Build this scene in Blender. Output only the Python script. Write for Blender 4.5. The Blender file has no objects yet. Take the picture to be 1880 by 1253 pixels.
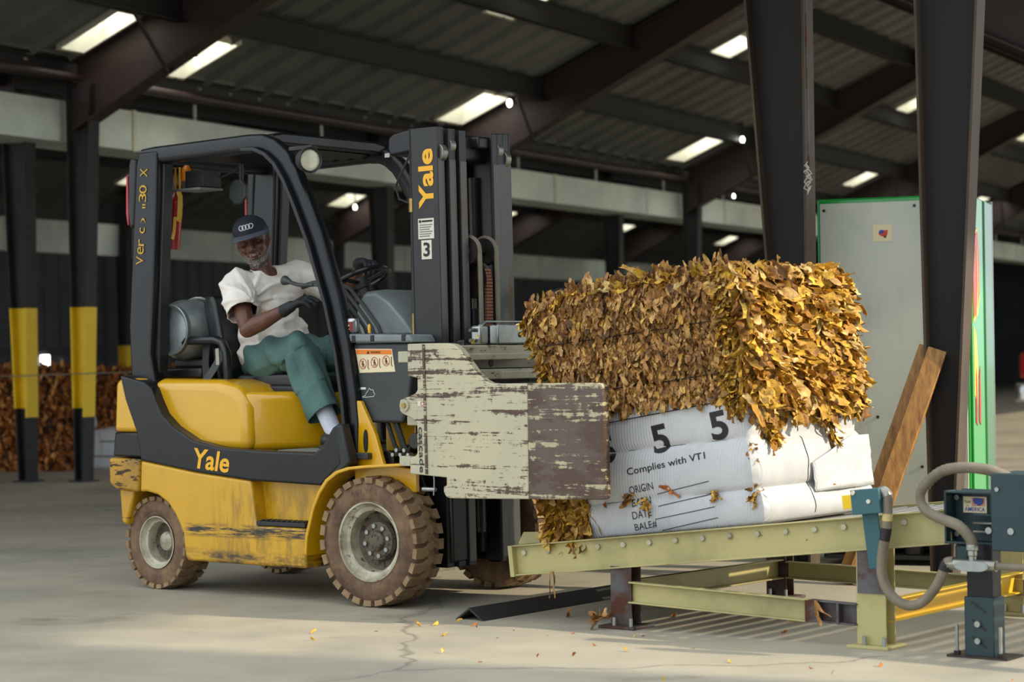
import bpy, bmesh, math, random
from mathutils import Vector, Matrix, noise as mnoise
PI = math.pi
rnd = random.Random(7)
S = bpy.context.scene
COL = S.collection
# ---------------------------------------------------------------- camera, sky, sun, exposure
cam = bpy.data.cameras.new('camera'); co = bpy.data.objects.new('camera', cam); COL.objects.link(co); S.camera = co
cam.sensor_width = 36.0; cam.lens = 4000.0 / 1880 * 36; cam.clip_end = 300
_p = math.atan(21.5 / 4000); _r = math.radians(0.8)
fw = Vector((0, math.cos(_p), math.sin(_p))); u0 = Vector((0, -math.sin(_p), math.cos(_p))); r0 = Vector((1, 0, 0))
cr = r0 * math.cos(_r) - u0 * math.sin(_r); cu = u0 * math.cos(_r) + r0 * math.sin(_r)
cm = Matrix((cr, cu, -fw)).transposed().to_4x4(); cm.translation = Vector((0, 0, 1.10)); co.matrix_world = cm
cam.dof.use_dof = True; cam.dof.focus_distance = 9.3; cam.dof.aperture_fstop = 3.2
W = bpy.data.worlds.new('sky'); S.world = W; W.use_nodes = True
bg = W.node_tree.nodes['Background']; bg.inputs[0].default_value = (0.86, 0.93, 1.0, 1); bg.inputs[1].default_value = 1.6
sd = bpy.data.lights.new('sun', 'SUN'); sd.energy = 4.2; sd.angle = math.radians(1.2); sd.color = (1.0, 0.87, 0.66)
so = bpy.data.objects.new('sun', sd); COL.objects.link(so)
_az = math.radians(-24.0); _el = math.radians(29)
_sd = Vector((math.cos(_az) * math.cos(_el), math.sin(_az) * math.cos(_el), math.sin(_el)))
so.rotation_euler = _sd.to_track_quat('Z', 'Y').to_euler()
S.view_settings.view_transform = 'Standard'; S.view_settings.look = 'None'; S.view_settings.gamma = 1
S.view_settings.use_curve_mapping = False
S.view_settings.exposure = 0.28
# ---------------------------------------------------------------- materials
def srgb(r, g, b):
    f = lambda c: ((c / 255 + 0.055) / 1.055) ** 2.4 if c / 255 > 0.04045 else c / 255 / 12.92
    return (f(r), f(g), f(b), 1)
MATS = {}
def newmat(n):
    m = bpy.data.materials.new(n); m.use_nodes = True; MATS[n] = m
    nt = m.node_tree; return m, nt, nt.nodes['Principled BSDF']
def nd(nt, t, **kw):
    x = nt.nodes.new(t)
    for k, v in kw.items():
        if k.startswith('i_'):
            x.inputs[int(k[2:]) if k[2:].isdigit() else k[2:]].default_value = v
        else: setattr(x, k, v)
    return x
def ramp(nt, fac, stops, mode='LINEAR'):
    r = nt.nodes.new('ShaderNodeValToRGB'); r.color_ramp.interpolation = mode
    e = r.color_ramp.elements
    while len(e) < len(stops): e.new(0.5)
    for i, (p, c) in enumerate(stops): e[i].position = p; e[i].color = c if len(c) == 4 else (*c, 1)
    nt.links.new(fac, r.inputs[0]); return r.outputs[0]
def noisen(nt, scale, detail=5, rough=0.6, stretch=None, coord='Object', seed=0):
    tc = nt.nodes.new('ShaderNodeTexCoord'); mp = nt.nodes.new('ShaderNodeMapping')
    if stretch: mp.inputs['Scale'].default_value = stretch
    mp.inputs['Location'].default_value = (seed, seed * .7, seed * .3)
    nt.links.new(tc.outputs[coord], mp.inputs[0])
    n = nt.nodes.new('ShaderNodeTexNoise'); n.inputs['Scale'].default_value = scale; n.inputs['Detail'].default_value = detail; n.inputs['Roughness'].default_value = rough
    nt.links.new(mp.outputs[0], n.inputs['Vector']); return n.outputs['Fac']
def mixc(nt, f, a, b):
    m = nt.nodes.new('ShaderNodeMix'); m.data_type = 'RGBA'
    for s, v in ((0, f), (6, a), (7, b)):
        if isinstance(v, (tuple, list, float, int)): m.inputs[s].default_value = v
        else: nt.links.new(v, m.inputs[s])
    return m.outputs[2]
def bump(nt, bs, h, strength=0.3, dist=0.01):
    b = nt.nodes.new('ShaderNodeBump'); b.inputs['Strength'].default_value = strength; b.inputs['Distance'].default_value = dist
    nt.links.new(h, b.inputs['Height']); nt.links.new(b.outputs[0], bs.inputs['Normal'])
def simple(n, c, rough=0.5, metal=0.0, var=0.0, vs=8, bumpv=0.0, bs_=40, c2=None, stretch=None, coat=0.0, spec=None):
    m, nt, b = newmat(n); b.inputs['Roughness'].default_value = rough; b.inputs['Metallic'].default_value = metal
    if coat: b.inputs['Coat Weight'].default_value = coat; b.inputs['Coat Roughness'].default_value = 0.08
    if spec is not None: b.inputs['Specular IOR Level'].default_value = spec
    c2 = c2 or tuple(x * (1 - var) for x in c[:3]) + (1,)
    f = noisen(nt, vs, 6, 0.65, stretch)
    col = ramp(nt, f, [(0.38, c), (0.68, c2)]); nt.links.new(col, b.inputs['Base Color'])
    if bumpv: bump(nt, b, noisen(nt, bs_, 4, 0.6, stretch), bumpv, 0.004)
    return m
def worn(n, base, under, thr=0.6, scale=9, stretch=(1, 1, 8), rough=0.45, metal=0.0, soft=0.02, dirt=None, dthr=(0.45, 0.75), coat=0.0, scale2=None, detail=9):
    m, nt, b = newmat(n); b.inputs['Metallic'].default_value = metal
    if coat: b.inputs['Coat Weight'].default_value = coat; b.inputs['Coat Roughness'].default_value = 0.1
    f = noisen(nt, scale, detail, 0.68, stretch)
    mask = ramp(nt, f, [(thr, (0, 0, 0)), (thr + soft, (1, 1, 1))])
    c = base
    if dirt:
        d = ramp(nt, noisen(nt, scale2 or 3, 6, 0.6, seed=3.1), [(dthr[0], (0, 0, 0)), (dthr[1], (1, 1, 1))])
        c = mixc(nt, d, base, dirt)
    nt.links.new(mixc(nt, mask, c, under), b.inputs['Base Color'])
    nt.links.new(ramp(nt, mask, [(0, (rough,) * 3), (1, (0.8,) * 3)]), b.inputs['Roughness'])
    bump(nt, b, mask, -0.25, 0.0015)
    return m
def emis(n, c, e):
    m, nt, b = newmat(n); b.inputs['Base Color'].default_value = c; b.inputs['Emission Color'].default_value = c; b.inputs['Emission Strength'].default_value = e; return m
YEL = srgb(212, 160, 8)
simple('yellow_paint', YEL, 0.28, var=0.12, vs=2.5, coat=0.6)
worn('yellow_dirty', srgb(198, 148, 20), srgb(48, 42, 28), thr=0.63, scale=5, stretch=(1.2, 1, 9), rough=0.38, dirt=srgb(150, 112, 34), dthr=(0.5, 0.8), coat=0.2)
worn('yellow_scraped', srgb(190, 142, 26), srgb(60, 45, 28), thr=0.55, scale=10, stretch=(1, 1, 4), rough=0.5, dirt=srgb(120, 90, 40))
simple('black_paint', srgb(17, 19, 22), 0.36, var=0.3, vs=4, coat=0.1, spec=.35)
simple('black_plastic', srgb(30, 32, 33), 0.5, var=0.3, vs=12, bumpv=0.1, bs_=150)
simple('dark_grey_plastic', srgb(50, 54, 54), 0.5, var=0.2, vs=6, bumpv=0.08, bs_=200)
simple('grey_plastic', srgb(118, 124, 122), 0.42, var=0.2, vs=6, bumpv=0.05, bs_=200)
simple('black_vinyl', srgb(24, 26, 28), 0.28, var=0.2, vs=10, bumpv=0.1, bs_=60)
simple('dark_metal', srgb(40, 41, 40), 0.42, 0.5, var=0.35, vs=7, c2=srgb(68, 60, 50))
simple('mast_steel', srgb(21, 24, 26), 0.38, 0.2, var=0.3, vs=9, c2=srgb(40, 38, 35), stretch=(1, 1, .2))
worn('mast_edge', srgb(84, 84, 80), srgb(120, 86, 56), thr=0.56, scale=14, stretch=(1, 1, .12), rough=0.4, metal=0.5, soft=0.12)
simple('bare_steel', srgb(150, 148, 138), 0.33, 0.75, var=0.3, vs=14)
simple('zinc', srgb(165, 170, 165), 0.35, 0.8, var=0.25, vs=20)
simple('brass', srgb(170, 140, 80), 0.35, 0.8, var=0.25, vs=20)
worn('tyre_rubber', srgb(82, 62, 48), srgb(136, 108, 78), thr=0.40, scale=7, stretch=(1, 1, 1), rough=0.9, soft=0.3)
simple('tread_rubber', srgb(150, 124, 90), 0.92, var=0.3, vs=9, bumpv=0.25, bs_=70, c2=srgb(112, 90, 66))
worn('rim_paint', srgb(190, 186, 162), srgb(84, 62, 44), thr=0.60, scale=22, stretch=(1, 1, 1), rough=0.5, soft=0.05, dirt=srgb(110, 96, 72), dthr=(.4, .7), scale2=9)
worn('hub_dirt_shade', srgb(96, 84, 68), srgb(44, 36, 30), thr=0.5, scale=30, stretch=(1, 1, 1), rough=0.7, soft=0.1)
CREAM = srgb(201, 196, 160)
def clamp_mat(n, thr, c1, c2, und2, stretch):
    m, nt, b = newmat(n)
    f = noisen(nt, 3.4, 12, 0.74, stretch); f2 = noisen(nt, 26, 8, 0.75, (1, 1, .8), seed=2)
    ad = nd(nt, 'ShaderNodeMath', operation='MULTIPLY_ADD'); ad.inputs[1].default_value = 0.46
    nt.links.new(f2, ad.inputs[0]); nt.links.new(f, ad.inputs[2])
    mask = ramp(nt, ad.outputs[0], [(thr, (0, 0, 0)), (thr + 0.012, (1, 1, 1))])
    cc = mixc(nt, ramp(nt, noisen(nt, 2.2, 5, .6, seed=5), [(.35, (0, 0, 0)), (.7, (1, 1, 1))]), c1, c2)
    uu = mixc(nt, ramp(nt, noisen(nt, 4, 8, .7, (.6, 1, 1.2), seed=9), [(.5, (0, 0, 0)), (.56, (1, 1, 1))]), srgb(78, 58, 46), und2)
    nt.links.new(mixc(nt, mask, cc, uu), b.inputs['Base Color']); b.inputs['Roughness'].default_value = 0.5; b.inputs['Metallic'].default_value = 0.1
    bump(nt, b, mask, -0.5, 0.002); return m
clamp_mat('clamp_cream', 0.785, srgb(190, 181, 148), srgb(172, 168, 146), srgb(88, 72, 58), (.55, 1, 13))
clamp_mat('clamp_brown', 0.668, srgb(190, 180, 142), srgb(160, 152, 122), srgb(92, 78, 68), (.6, 1, 9.0))
worn('clamp_body', srgb(176, 172, 146), srgb(104, 84, 60), thr=0.6, scale=8, stretch=(1, 1, 3), rough=0.45, soft=0.05, dirt=srgb(140, 134, 112), scale2=4)
worn('olive_paint', srgb(176, 166, 112), srgb(96, 66, 42), thr=0.67, scale=7, stretch=(1, 1, 2), rough=0.5, soft=0.04, dirt=srgb(140, 130, 88), dthr=(.45, .75), scale2=3)
worn('rusty_steel', srgb(88, 88, 90), srgb(80, 46, 30), thr=0.47, scale=6, stretch=(1, 1, 1), rough=0.55, metal=0.3, soft=0.15, dirt=srgb(60, 46, 38), scale2=5)
worn('yellow_steel', srgb(222, 182, 48), srgb(110, 76, 40), thr=0.66, scale=16, stretch=(1, 1, 1), rough=0.5, soft=0.05)
worn('teal_paint', srgb(36, 84, 92), srgb(38, 48, 46), thr=0.6, scale=9, stretch=(1, 1, .5), rough=0.45, soft=0.2, dirt=srgb(46, 72, 72), scale2=5)
worn('dark_teal', srgb(26, 52, 56), srgb(34, 34, 30), thr=0.58, scale=8, stretch=(1, 1, .5), rough=0.45, soft=0.2)
worn('bright_teal', srgb(44, 90, 98), srgb(52, 70, 66), thr=0.62, scale=12, stretch=(1, 1, 1), rough=0.4, soft=0.1)
simple('conduit', srgb(126, 116, 98), 0.62, var=0.3, vs=14, bumpv=0.1)
simple('tape', srgb(196, 180, 120), 0.5); simple('rubber', srgb(26, 26, 26), 0.6)
simple('chain_rust', srgb(150, 92, 62), 0.6, 0.2, var=.3, vs=60)
simple('steel_brown', srgb(50, 42, 36), 0.6, 0.1, var=0.35, vs=2.2, stretch=(1, 1, .25), c2=srgb(26, 26, 26))
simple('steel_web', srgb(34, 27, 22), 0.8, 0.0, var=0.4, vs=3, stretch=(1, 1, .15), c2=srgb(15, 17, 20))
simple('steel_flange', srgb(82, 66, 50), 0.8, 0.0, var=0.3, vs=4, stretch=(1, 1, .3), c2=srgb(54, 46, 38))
simple('scuff', srgb(110, 100, 88), 0.8, var=0.4, vs=20)
simple('rafter_paint', srgb(62, 45, 42), 0.55, 0.1, var=0.3, vs=1.5)
simple('purlin_paint', srgb(30, 27, 28), 0.6, var=0.3, vs=1.5)
simple('band_yellow', srgb(236, 196, 18), 0.55, var=0.1, vs=5)
simple('column_black', srgb(28, 30, 30), 0.7, var=0.3, vs=2, c2=srgb(50, 46, 44))
simple('duct_paint', srgb(206, 212, 200), 0.5, var=0.25, vs=1.0, c2=srgb(172, 184, 178))
simple('curb_paint', srgb(200, 196, 176), 0.7, var=0.15)
emis('lamp_glow', (1.0, 0.97, 0.85, 1), 9); emis('sky_glazing', (0.97, 1.0, 1.0, 1), 7.5)
simple('dark_wall', srgb(66, 68, 68), 0.7, var=0.3, vs=0.7, c2=srgb(46, 47, 50))
simple('wire', srgb(52, 48, 46), 0.4, 0.6)
simple('twine', srgb(196, 190, 170), 0.7)
simple('orange_plastic', srgb(232, 130, 16), 0.3, var=0.1); simple('red_paint', srgb(178, 26, 26), 0.28, var=0.1, coat=.5)
simple('yellow_tag', srgb(222, 176, 30), 0.5); simple('white_label', srgb(214, 208, 190), 0.5, var=0.06, vs=60)
simple('paper_white', srgb(204, 204, 198), 0.55, var=0.05, vs=30)
simple('ink', srgb(26, 24, 24), 0.6); simple('ink_soft', srgb(96, 98, 98), 0.6); simple('lettering_yellow', srgb(235, 172, 20), 0.45)
simple('stencil_yellow', srgb(206, 160, 40), 0.6, var=0.35, vs=60)
simple('warning_orange', srgb(226, 120, 24), 0.5); simple('warning_red', srgb(178, 40, 30), 0.5); simple('decal_cream', srgb(222, 206, 166), 0.5)
simple('white_line', srgb(214, 218, 218), 0.5); simple('flag_blue', srgb(34, 60, 150), 0.5); simple('flag_red', srgb(190, 50, 40), 0.5)
simple('lens_glass', srgb(206, 204, 176), 0.15, var=0.2, vs=30, coat=.6)
simple('tank_paint', srgb(150, 158, 158), 0.3, 0.55, var=0.25, vs=5, c2=srgb(112, 120, 120))
simple('skin', srgb(104, 64, 46), 0.46, var=0.25, vs=14, c2=srgb(80, 46, 33), bumpv=0.15, bs_=90)
simple('lip', srgb(104, 62, 54), 0.45); simple('eye_white_shaded', srgb(120, 104, 92), 0.3); simple('iris', srgb(22, 14, 10), 0.2)  # eye whites toned down: the shadow over the eyes is painted in
simple('beard', srgb(176, 172, 164), 0.85, var=0.5, vs=120, bumpv=0.6, bs_=220)
simple('cotton', srgb(228, 220, 208), 0.85, var=0.05, vs=9, bumpv=0.9, bs_=15)
simple('trousers', srgb(80, 112, 104), 0.8, var=0.25, vs=7, c2=srgb(62, 92, 88), bumpv=0.2, bs_=22)
simple('glove', srgb(28, 30, 33), 0.7, var=0.2, vs=30, bumpv=0.3, bs_=90)
simple('cap_cloth', srgb(28, 31, 42), 0.75, var=0.3, vs=20, bumpv=0.1, bs_=160); simple('cap_brim', srgb(74, 80, 92), 0.7, var=0.2, vs=20)
simple('sock', srgb(206, 210, 220), 0.85, bumpv=0.3, bs_=120); simple('shoe', srgb(32, 30, 28), 0.5)
simple('wood', srgb(172, 124, 62), 0.6, var=0.45, vs=7, stretch=(6, 6, .6), bumpv=0.2, bs_=30, c2=srgb(112, 74, 34))
simple('angle_iron', srgb(46, 44, 44), 0.6, 0.2, var=0.3, vs=10, bumpv=.2)
simple('can_silver', srgb(180, 184, 186), 0.25, 0.8); simple('can_red', srgb(120, 44, 24), 0.35, 0.3)
worn('white_panel', srgb(192, 194, 178), srgb(170, 166, 142), thr=0.52, scale=2.5, stretch=(1, 1, .4), rough=0.45, soft=0.25, dirt=srgb(164, 174, 162), scale2=1.5)
simple('green_paint', srgb(28, 150, 58), 0.3, var=0.12, vs=3, coat=.2); simple('green_dark', srgb(20, 104, 46), 0.3, var=0.2, vs=3, coat=.2)
simple('logo_red', srgb(214, 40, 26), 0.35); simple('logo_yellow', srgb(240, 200, 30), 0.35)
simple('red_reflector', srgb(170, 50, 60), 0.4)
simple('blue_metal', srgb(26, 42, 56), 0.35, 0.2, var=.2)
def sidemat():
    # yellow panel with long black scrapes near the step height and brown handling dirt
    m, nt, b = newmat('yellow_side'); tc = nt.nodes.new('ShaderNodeTexCoord'); sx = nt.nodes.new('ShaderNodeSeparateXYZ'); nt.links.new(tc.outputs['Object'], sx.inputs[0])
    def win(out, lo, hi, soft):
        r = nt.nodes.new('ShaderNodeMapRange'); r.inputs[1].default_value = lo - soft; r.inputs[2].default_value = lo; nt.links.new(out, r.inputs[0])
        q = nt.nodes.new('ShaderNodeMapRange'); q.inputs[1].default_value = hi + soft; q.inputs[2].default_value = hi; nt.links.new(out, q.inputs[0])
        x = nd(nt, 'ShaderNodeMath', operation='MULTIPLY'); nt.links.new(r.outputs[0], x.inputs[0]); nt.links.new(q.outputs[0], x.inputs[1]); return x.outputs[0]
    def mul(a, c): x = nd(nt, 'ShaderNodeMath', operation='MULTIPLY'); nt.links.new(a, x.inputs[0]); nt.links.new(c, x.inputs[1]); return x.outputs[0]
    z, x = sx.outputs['Z'], sx.outputs['X']
    s1 = mul(mul(win(z, .285, .315, .022), win(x, -1.10, -.38, .05)), ramp(nt, noisen(nt, 4, 9, .75, (1, 1, 16)), [(.47, (0, 0, 0)), (.52, (1, 1, 1))]))
    s2 = ramp(nt, noisen(nt, 3.6, 10, .75, (1.4, 1, 11), seed=3), [(.66, (0, 0, 0)), (.69, (1, 1, 1))])
    d1 = mul(mul(win(z, .18, .46, .10), win(x, -.86, -.40, .16)), ramp(nt, noisen(nt, 9, 9, .75, (3, 1, .6), seed=6), [(.44, (0, 0, 0)), (.72, (.75, .75, .75))]))
    d0 = ramp(nt, noisen(nt, 3, 7, .65, seed=1), [(.52, (0, 0, 0)), (.85, (.55, .55, .55))])
    d2 = mul(win(z, .10, .19, .03), ramp(nt, noisen(nt, 7, 8, .7, (1, 1, 3), seed=2), [(.42, (0, 0, 0)), (.6, (1, 1, 1))]))
    c = mixc(nt, d0, srgb(206, 156, 12), srgb(152, 116, 32)); c = mixc(nt, d1, c, srgb(84, 66, 30)); c = mixc(nt, d2, c, srgb(70, 54, 32)); c = mixc(nt, s1, c, srgb(32, 30, 24)); c = mixc(nt, s2, c, srgb(44, 40, 26))
    nt.links.new(c, b.inputs['Base Color']); b.inputs['Roughness'].default_value = .34; b.inputs['Coat Weight'].default_value = .3; b.inputs['Coat Roughness'].default_value = .15
sidemat()
# leaves: colour per shard
def leafmat(n, stops, rough=0.6):
    m, nt, b = newmat(n); g = nt.nodes.new('ShaderNodeNewGeometry')
    c = ramp(nt, g.outputs['Random Per Island'], stops)
    v = ramp(nt, noisen(nt, 28, 6, .7), [(.36, (0.42, 0.36, 0.30)), (.62, (1.1, 1.1, 1.08))])
    mm = nt.nodes.new('ShaderNodeMix'); mm.data_type = 'RGBA'; mm.blend_type = 'MULTIPLY'; mm.inputs[0].default_value = 1
    nt.links.new(c, mm.inputs[6]); nt.links.new(v, mm.inputs[7]); nt.links.new(mm.outputs[2], b.inputs['Base Color'])
    b.inputs['Roughness'].default_value = rough; b.inputs['Specular IOR Level'].default_value = 0.35
    bump(nt, b, noisen(nt, 120, 4, .6, (1, 1, .3)), .4, 0.003); return m
leafmat('leaf_golden', [(0, srgb(112, 74, 30)), (.15, srgb(170, 120, 48)), (.40, srgb(212, 166, 66)), (.62, srgb(226, 184, 62)), (.8, srgb(206, 164, 96)), (.92, srgb(232, 206, 140)), (1, srgb(240, 196, 60))])
leafmat('leaf_pressed', [(0, srgb(84, 56, 30)), (.15, srgb(132, 92, 50)), (.40, srgb(172, 124, 68)), (.65, srgb(198, 148, 84)), (.85, srgb(216, 176, 112)), (1, srgb(224, 176, 70))])
leafmat('leaf_brown', [(0, srgb(96, 50, 22)), (.4, srgb(164, 94, 42)), (.75, srgb(204, 130, 62)), (1, srgb(226, 166, 96))])
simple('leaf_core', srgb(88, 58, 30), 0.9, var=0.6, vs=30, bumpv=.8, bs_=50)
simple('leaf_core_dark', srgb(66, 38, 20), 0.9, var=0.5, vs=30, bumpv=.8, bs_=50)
# wrapper: ribbed white carton
def wrapmat():
    m, nt, b = newmat('wrap_board')
    f = noisen(nt, 3, 6, .6); c = ramp(nt, f, [(.35, srgb(200, 200, 200)), (.7, srgb(178, 180, 184))]); nt.links.new(c, b.inputs['Base Color'])
    b.inputs['Roughness'].default_value = .5
    tc = nt.nodes.new('ShaderNodeTexCoord'); w = nt.nodes.new('ShaderNodeTexWave'); w.bands_direction = 'X'; w.inputs['Scale'].default_value = 34; w.inputs['Distortion'].default_value = .4
    mp = nt.nodes.new('ShaderNodeMapping'); mp.inputs['Rotation'].default_value = (0, 0, PI / 4); nt.links.new(tc.outputs['Object'], mp.inputs[0]); nt.links.new(mp.outputs[0], w.inputs['Vector'])
    a = nd(nt, 'ShaderNodeMath', operation='MULTIPLY_ADD'); a.inputs[1].default_value = 2.2
    nt.links.new(noisen(nt, 7, 5, .6, (1, 1, .4)), a.inputs[0]); nt.links.new(w.outputs['Fac'], a.inputs[2]); bump(nt, b, a.outputs[0], .35, .006)
wrapmat()
def roofmat():
    m, nt, b = newmat('roof_deck'); c = ramp(nt, noisen(nt, .5, 6, .65, (1, .3, 1)), [(.35, srgb(102, 104, 98)), (.7, srgb(74, 76, 73))]); nt.links.new(c, b.inputs['Base Color']); b.inputs['Roughness'].default_value = .75
roofmat()
def floormat():
    m, nt, b = newmat('concrete')
    a = ramp(nt, noisen(nt, .45, 8, .62, (1, 1, 1)), [(.3, srgb(150, 146, 132)), (.5, srgb(174, 167, 150)), (.72, srgb(138, 136, 128))])
    c = ramp(nt, noisen(nt, 1.3, 8, .7, (1, 2.2, 1), seed=4), [(.3, (.86, .85, .82)), (.7, (1.02, 1.0, .96))])
    mm = nt.nodes.new('ShaderNodeMix'); mm.data_type = 'RGBA'; mm.blend_type = 'MULTIPLY'; mm.inputs[0].default_value = 1
    nt.links.new(a, mm.inputs[6]); nt.links.new(c, mm.inputs[7])
    st = ramp(nt, noisen(nt, .9, 7, .65, (1, 1.6, 1), seed=8), [(.6, (0, 0, 0)), (.72, (1, 1, 1))])
    c3 = mixc(nt, st, mm.outputs[2], srgb(128, 116, 96))
    v = nt.nodes.new('ShaderNodeTexVoronoi'); v.feature = 'DISTANCE_TO_EDGE'; v.inputs['Scale'].default_value = .22
    tc = nt.nodes.new('ShaderNodeTexCoord'); nz = nt.nodes.new('ShaderNodeTexNoise'); nz.inputs['Scale'].default_value = 1.5; nz.inputs['Detail'].default_value = 8
    ad = nd(nt, 'ShaderNodeVectorMath', operation='MULTIPLY_ADD'); ad.inputs[1].default_value = (.7, .7, .7)
    nt.links.new(tc.outputs['Object'], nz.inputs['Vector']); nt.links.new(nz.outputs['Color'], ad.inputs[0]); nt.links.new(tc.outputs['Object'], ad.inputs[2]); nt.links.new(ad.outputs[0], v.inputs['Vector'])
    cr_ = ramp(nt, v.outputs['Distance'], [(0.0, (.6, .6, .6)), (0.0012, (0, 0, 0))])
    nt.links.new(mixc(nt, cr_, c3, srgb(92, 88, 80)), b.inputs['Base Color'])
    nt.links.new(ramp(nt, noisen(nt, 2, 6, .6, seed=6), [(.3, (.42,) * 3), (.7, (.7,) * 3)]), b.inputs['Roughness'])
    bump(nt, b, noisen(nt, 60, 5, .6), .12, .002)
floormat()
# ---------------------------------------------------------------- geometry helpers
FA = math.radians(-37.5)
FX = Vector((math.cos(FA), math.sin(FA), 0)); FY = Vector((-math.sin(FA), math.cos(FA), 0)); FO = Vector((-0.637, 9.483, 0))
def fk(x, y, z=0): return FO + FX * x + FY * y + Vector((0, 0, z))
ORG = {}
def link(o): COL.objects.link(o); return o
def thing(name, label, cat, org=(0, 0, 0), frame='F', group=None, kind=None):
    o = link(bpy.data.objects.new(name, None)); o.empty_display_size = .1
    if frame == 'F': o.location = fk(*org); o.rotation_euler = (0, 0, FA)
    else: o.location = org
    if label: o['label'] = label
    if cat: o['category'] = cat
    if group: o['group'] = group
    if kind: o['kind'] = kind
    ORG[o.name] = Vector(org); return o
def tag(o, label, cat, group=None, kind=None):
    if label: o['label'] = label
    if cat: o['category'] = cat
    if group: o['group'] = group
    if kind: o['kind'] = kind
    return o
class MB:
    def __init__(s): s.v = []; s.f = []
    def add(s, vs, fs):
        n = len(s.v); s.v += [Vector(p) for p in vs]; s.f += [[i + n for i in f] for f in fs]; return s
    def box(s, a, b, M=None):
        x0, y0, z0 = a; x1, y1, z1 = b
        vs = [Vector(p) for p in ((x0, y0, z0), (x1, y0, z0), (x1, y1, z0), (x0, y1, z0), (x0, y0, z1), (x1, y0, z1), (x1, y1, z1), (x0, y1, z1))]
        if M: vs = [M @ p for p in vs]
        return s.add(vs, [(0, 3, 2, 1), (4, 5, 6, 7), (0, 1, 5, 4), (1, 2, 6, 5), (2, 3, 7, 6), (3, 0, 4, 7)])
    def prism(s, poly, y0, y1, M=None, axis='y'):
        n = len(poly)
        def P(p, t):
            q = {'y': (p[0], t, p[1]), 'x': (t, p[0], p[1]), 'z': (p[0], p[1], t)}[axis]; q = Vector(q); return M @ q if M else q
        f0 = y0 if callable(y0) else (lambda p: y0); f1 = y1 if callable(y1) else (lambda p: y1)
        return s.add([P(p, f0(p)) for p in poly] + [P(p, f1(p)) for p in poly],
                     [list(range(n)), list(range(2 * n - 1, n - 1, -1))] + [(i, i + n, (i + 1) % n + n, (i + 1) % n) for i in range(n)])
    def sweep(s, sec, path, ups=None, closed=False, scl=None):
        # sec: list of (side, up); path: points; ups: up vector
        path = [Vector(p) for p in path]; n = len(path); k = len(sec); vs = []
        up = Vector(ups) if ups else Vector((0, 0, 1)); last = None
        for i, p in enumerate(path):
            if closed: t = (path[(i + 1) % n] - path[i - 1])
            else: t = path[min(i + 1, n - 1)] - path[max(i - 1, 0)]
            t.normalize(); u = (last if last is not None else up); u = u - t * u.dot(t)
            if u.length < 1e-4: u = Vector((1, 0, 0)) - t * t.x
            u.normalize(); last = u if ups is None else up
            sd_ = t.cross(u); q = scl[i] if scl else 1
            vs += [p + sd_ * a * q + u * b * q for a, b in sec]
        fs = []
        for i in range(n if closed else n - 1):
            a = i * k; b = ((i + 1) % n) * k
            for j in range(k): fs.append((a + j, b + j, b + (j + 1) % k, a + (j + 1) % k))
        if not closed: fs += [list(range(k)), list(range(n * k - 1, (n - 1) * k - 1, -1))]
        return s.add(vs, fs)
    def tube(s, path, r, n=10, closed=False, scl=None, ups=None):
        return s.sweep([(r * math.cos(2 * PI * i / n), r * math.sin(2 * PI * i / n)) for i in range(n)], path, ups, closed, scl)
    def cyl(s, a, b, r, n=16, r2=None):
        a, b = Vector(a), Vector(b); return s.tube([a, b], 1.0, n, scl=[r, r if r2 is None else r2], ups=Vector((0, 0, 1)) if abs((b - a).normalized().z) < .9 else Vector((1, 0, 0)))
    def lathe(s, prof, M, n=32, cap=True):
        # prof: (radius, axial) around local Z of M
        k = len(prof); vs = []
        for i in range(n):
            a = 2 * PI * i / n
            vs += [M @ Vector((r * math.cos(a), r * math.sin(a), h)) for r, h in prof]
        fs = []
        for i in range(n):
            a = i * k; b = ((i + 1) % n) * k
            for j in range(k - 1): fs.append((a + j, b + j, b + j + 1, a + j + 1))
        if cap:
            if prof[0][0] > 1e-4: fs.append([i * k for i in range(n)][::-1])
            if prof[-1][0] > 1e-4: fs.append([i * k + k - 1 for i in range(n)])
        return s.add(vs, fs)
    def grid(s, f, nu, nv, cu=False):
        vs = [f(i / (nu if cu else nu - 1), j / (nv - 1)) for i in range(nu) for j in range(nv)]
        fs = [(i * nv + j, ((i + 1) % nu) * nv + j, ((i + 1) % nu) * nv + j + 1, i * nv + j + 1) for i in range(nu if cu else nu - 1) for j in range(nv - 1)]
        return s.add(vs, fs)
    def ell(s, c, r, M=None, n=14):
        c = Vector(c); vs = []; R = M.to_3x3() if M else Matrix.Identity(3)
        for i in range(n):
            for j in range(n // 2 + 1):
                a = 2 * PI * i / n; b = PI * j / (n // 2); vs.append(c + R @ Vector((r[0] * math.sin(b) * math.cos(a), r[1] * math.sin(b) * math.sin(a), r[2] * math.cos(b))))
        k = n // 2 + 1; fs = [(i * k + j, i * k + j + 1, ((i + 1) % n) * k + j + 1, ((i + 1) % n) * k + j) for i in range(n) for j in range(k - 1)]
        return s.add(vs, fs)
    def cap(s, a, b, r0, r1, n=12):
        a, b = Vector(a), Vector(b); L = (b - a).length or 1e-4; t = (b - a) / L; M = Matrix.Translation(a) @ t.to_track_quat('Z', 'Y').to_matrix().to_4x4()
        pr = [(r0 * math.sin(x), -r0 * math.cos(x)) for x in (0, .5, 1.0)] + [(r0, 0)] + [(r0 + (r1 - r0) * q, L * q) for q in (.33, .66)] + [(r1, L)] + [(r1 * math.cos(x), L + r1 * math.sin(x)) for x in (.5, 1.0, PI / 2)]
        return s.lathe(pr, M, n)
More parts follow.
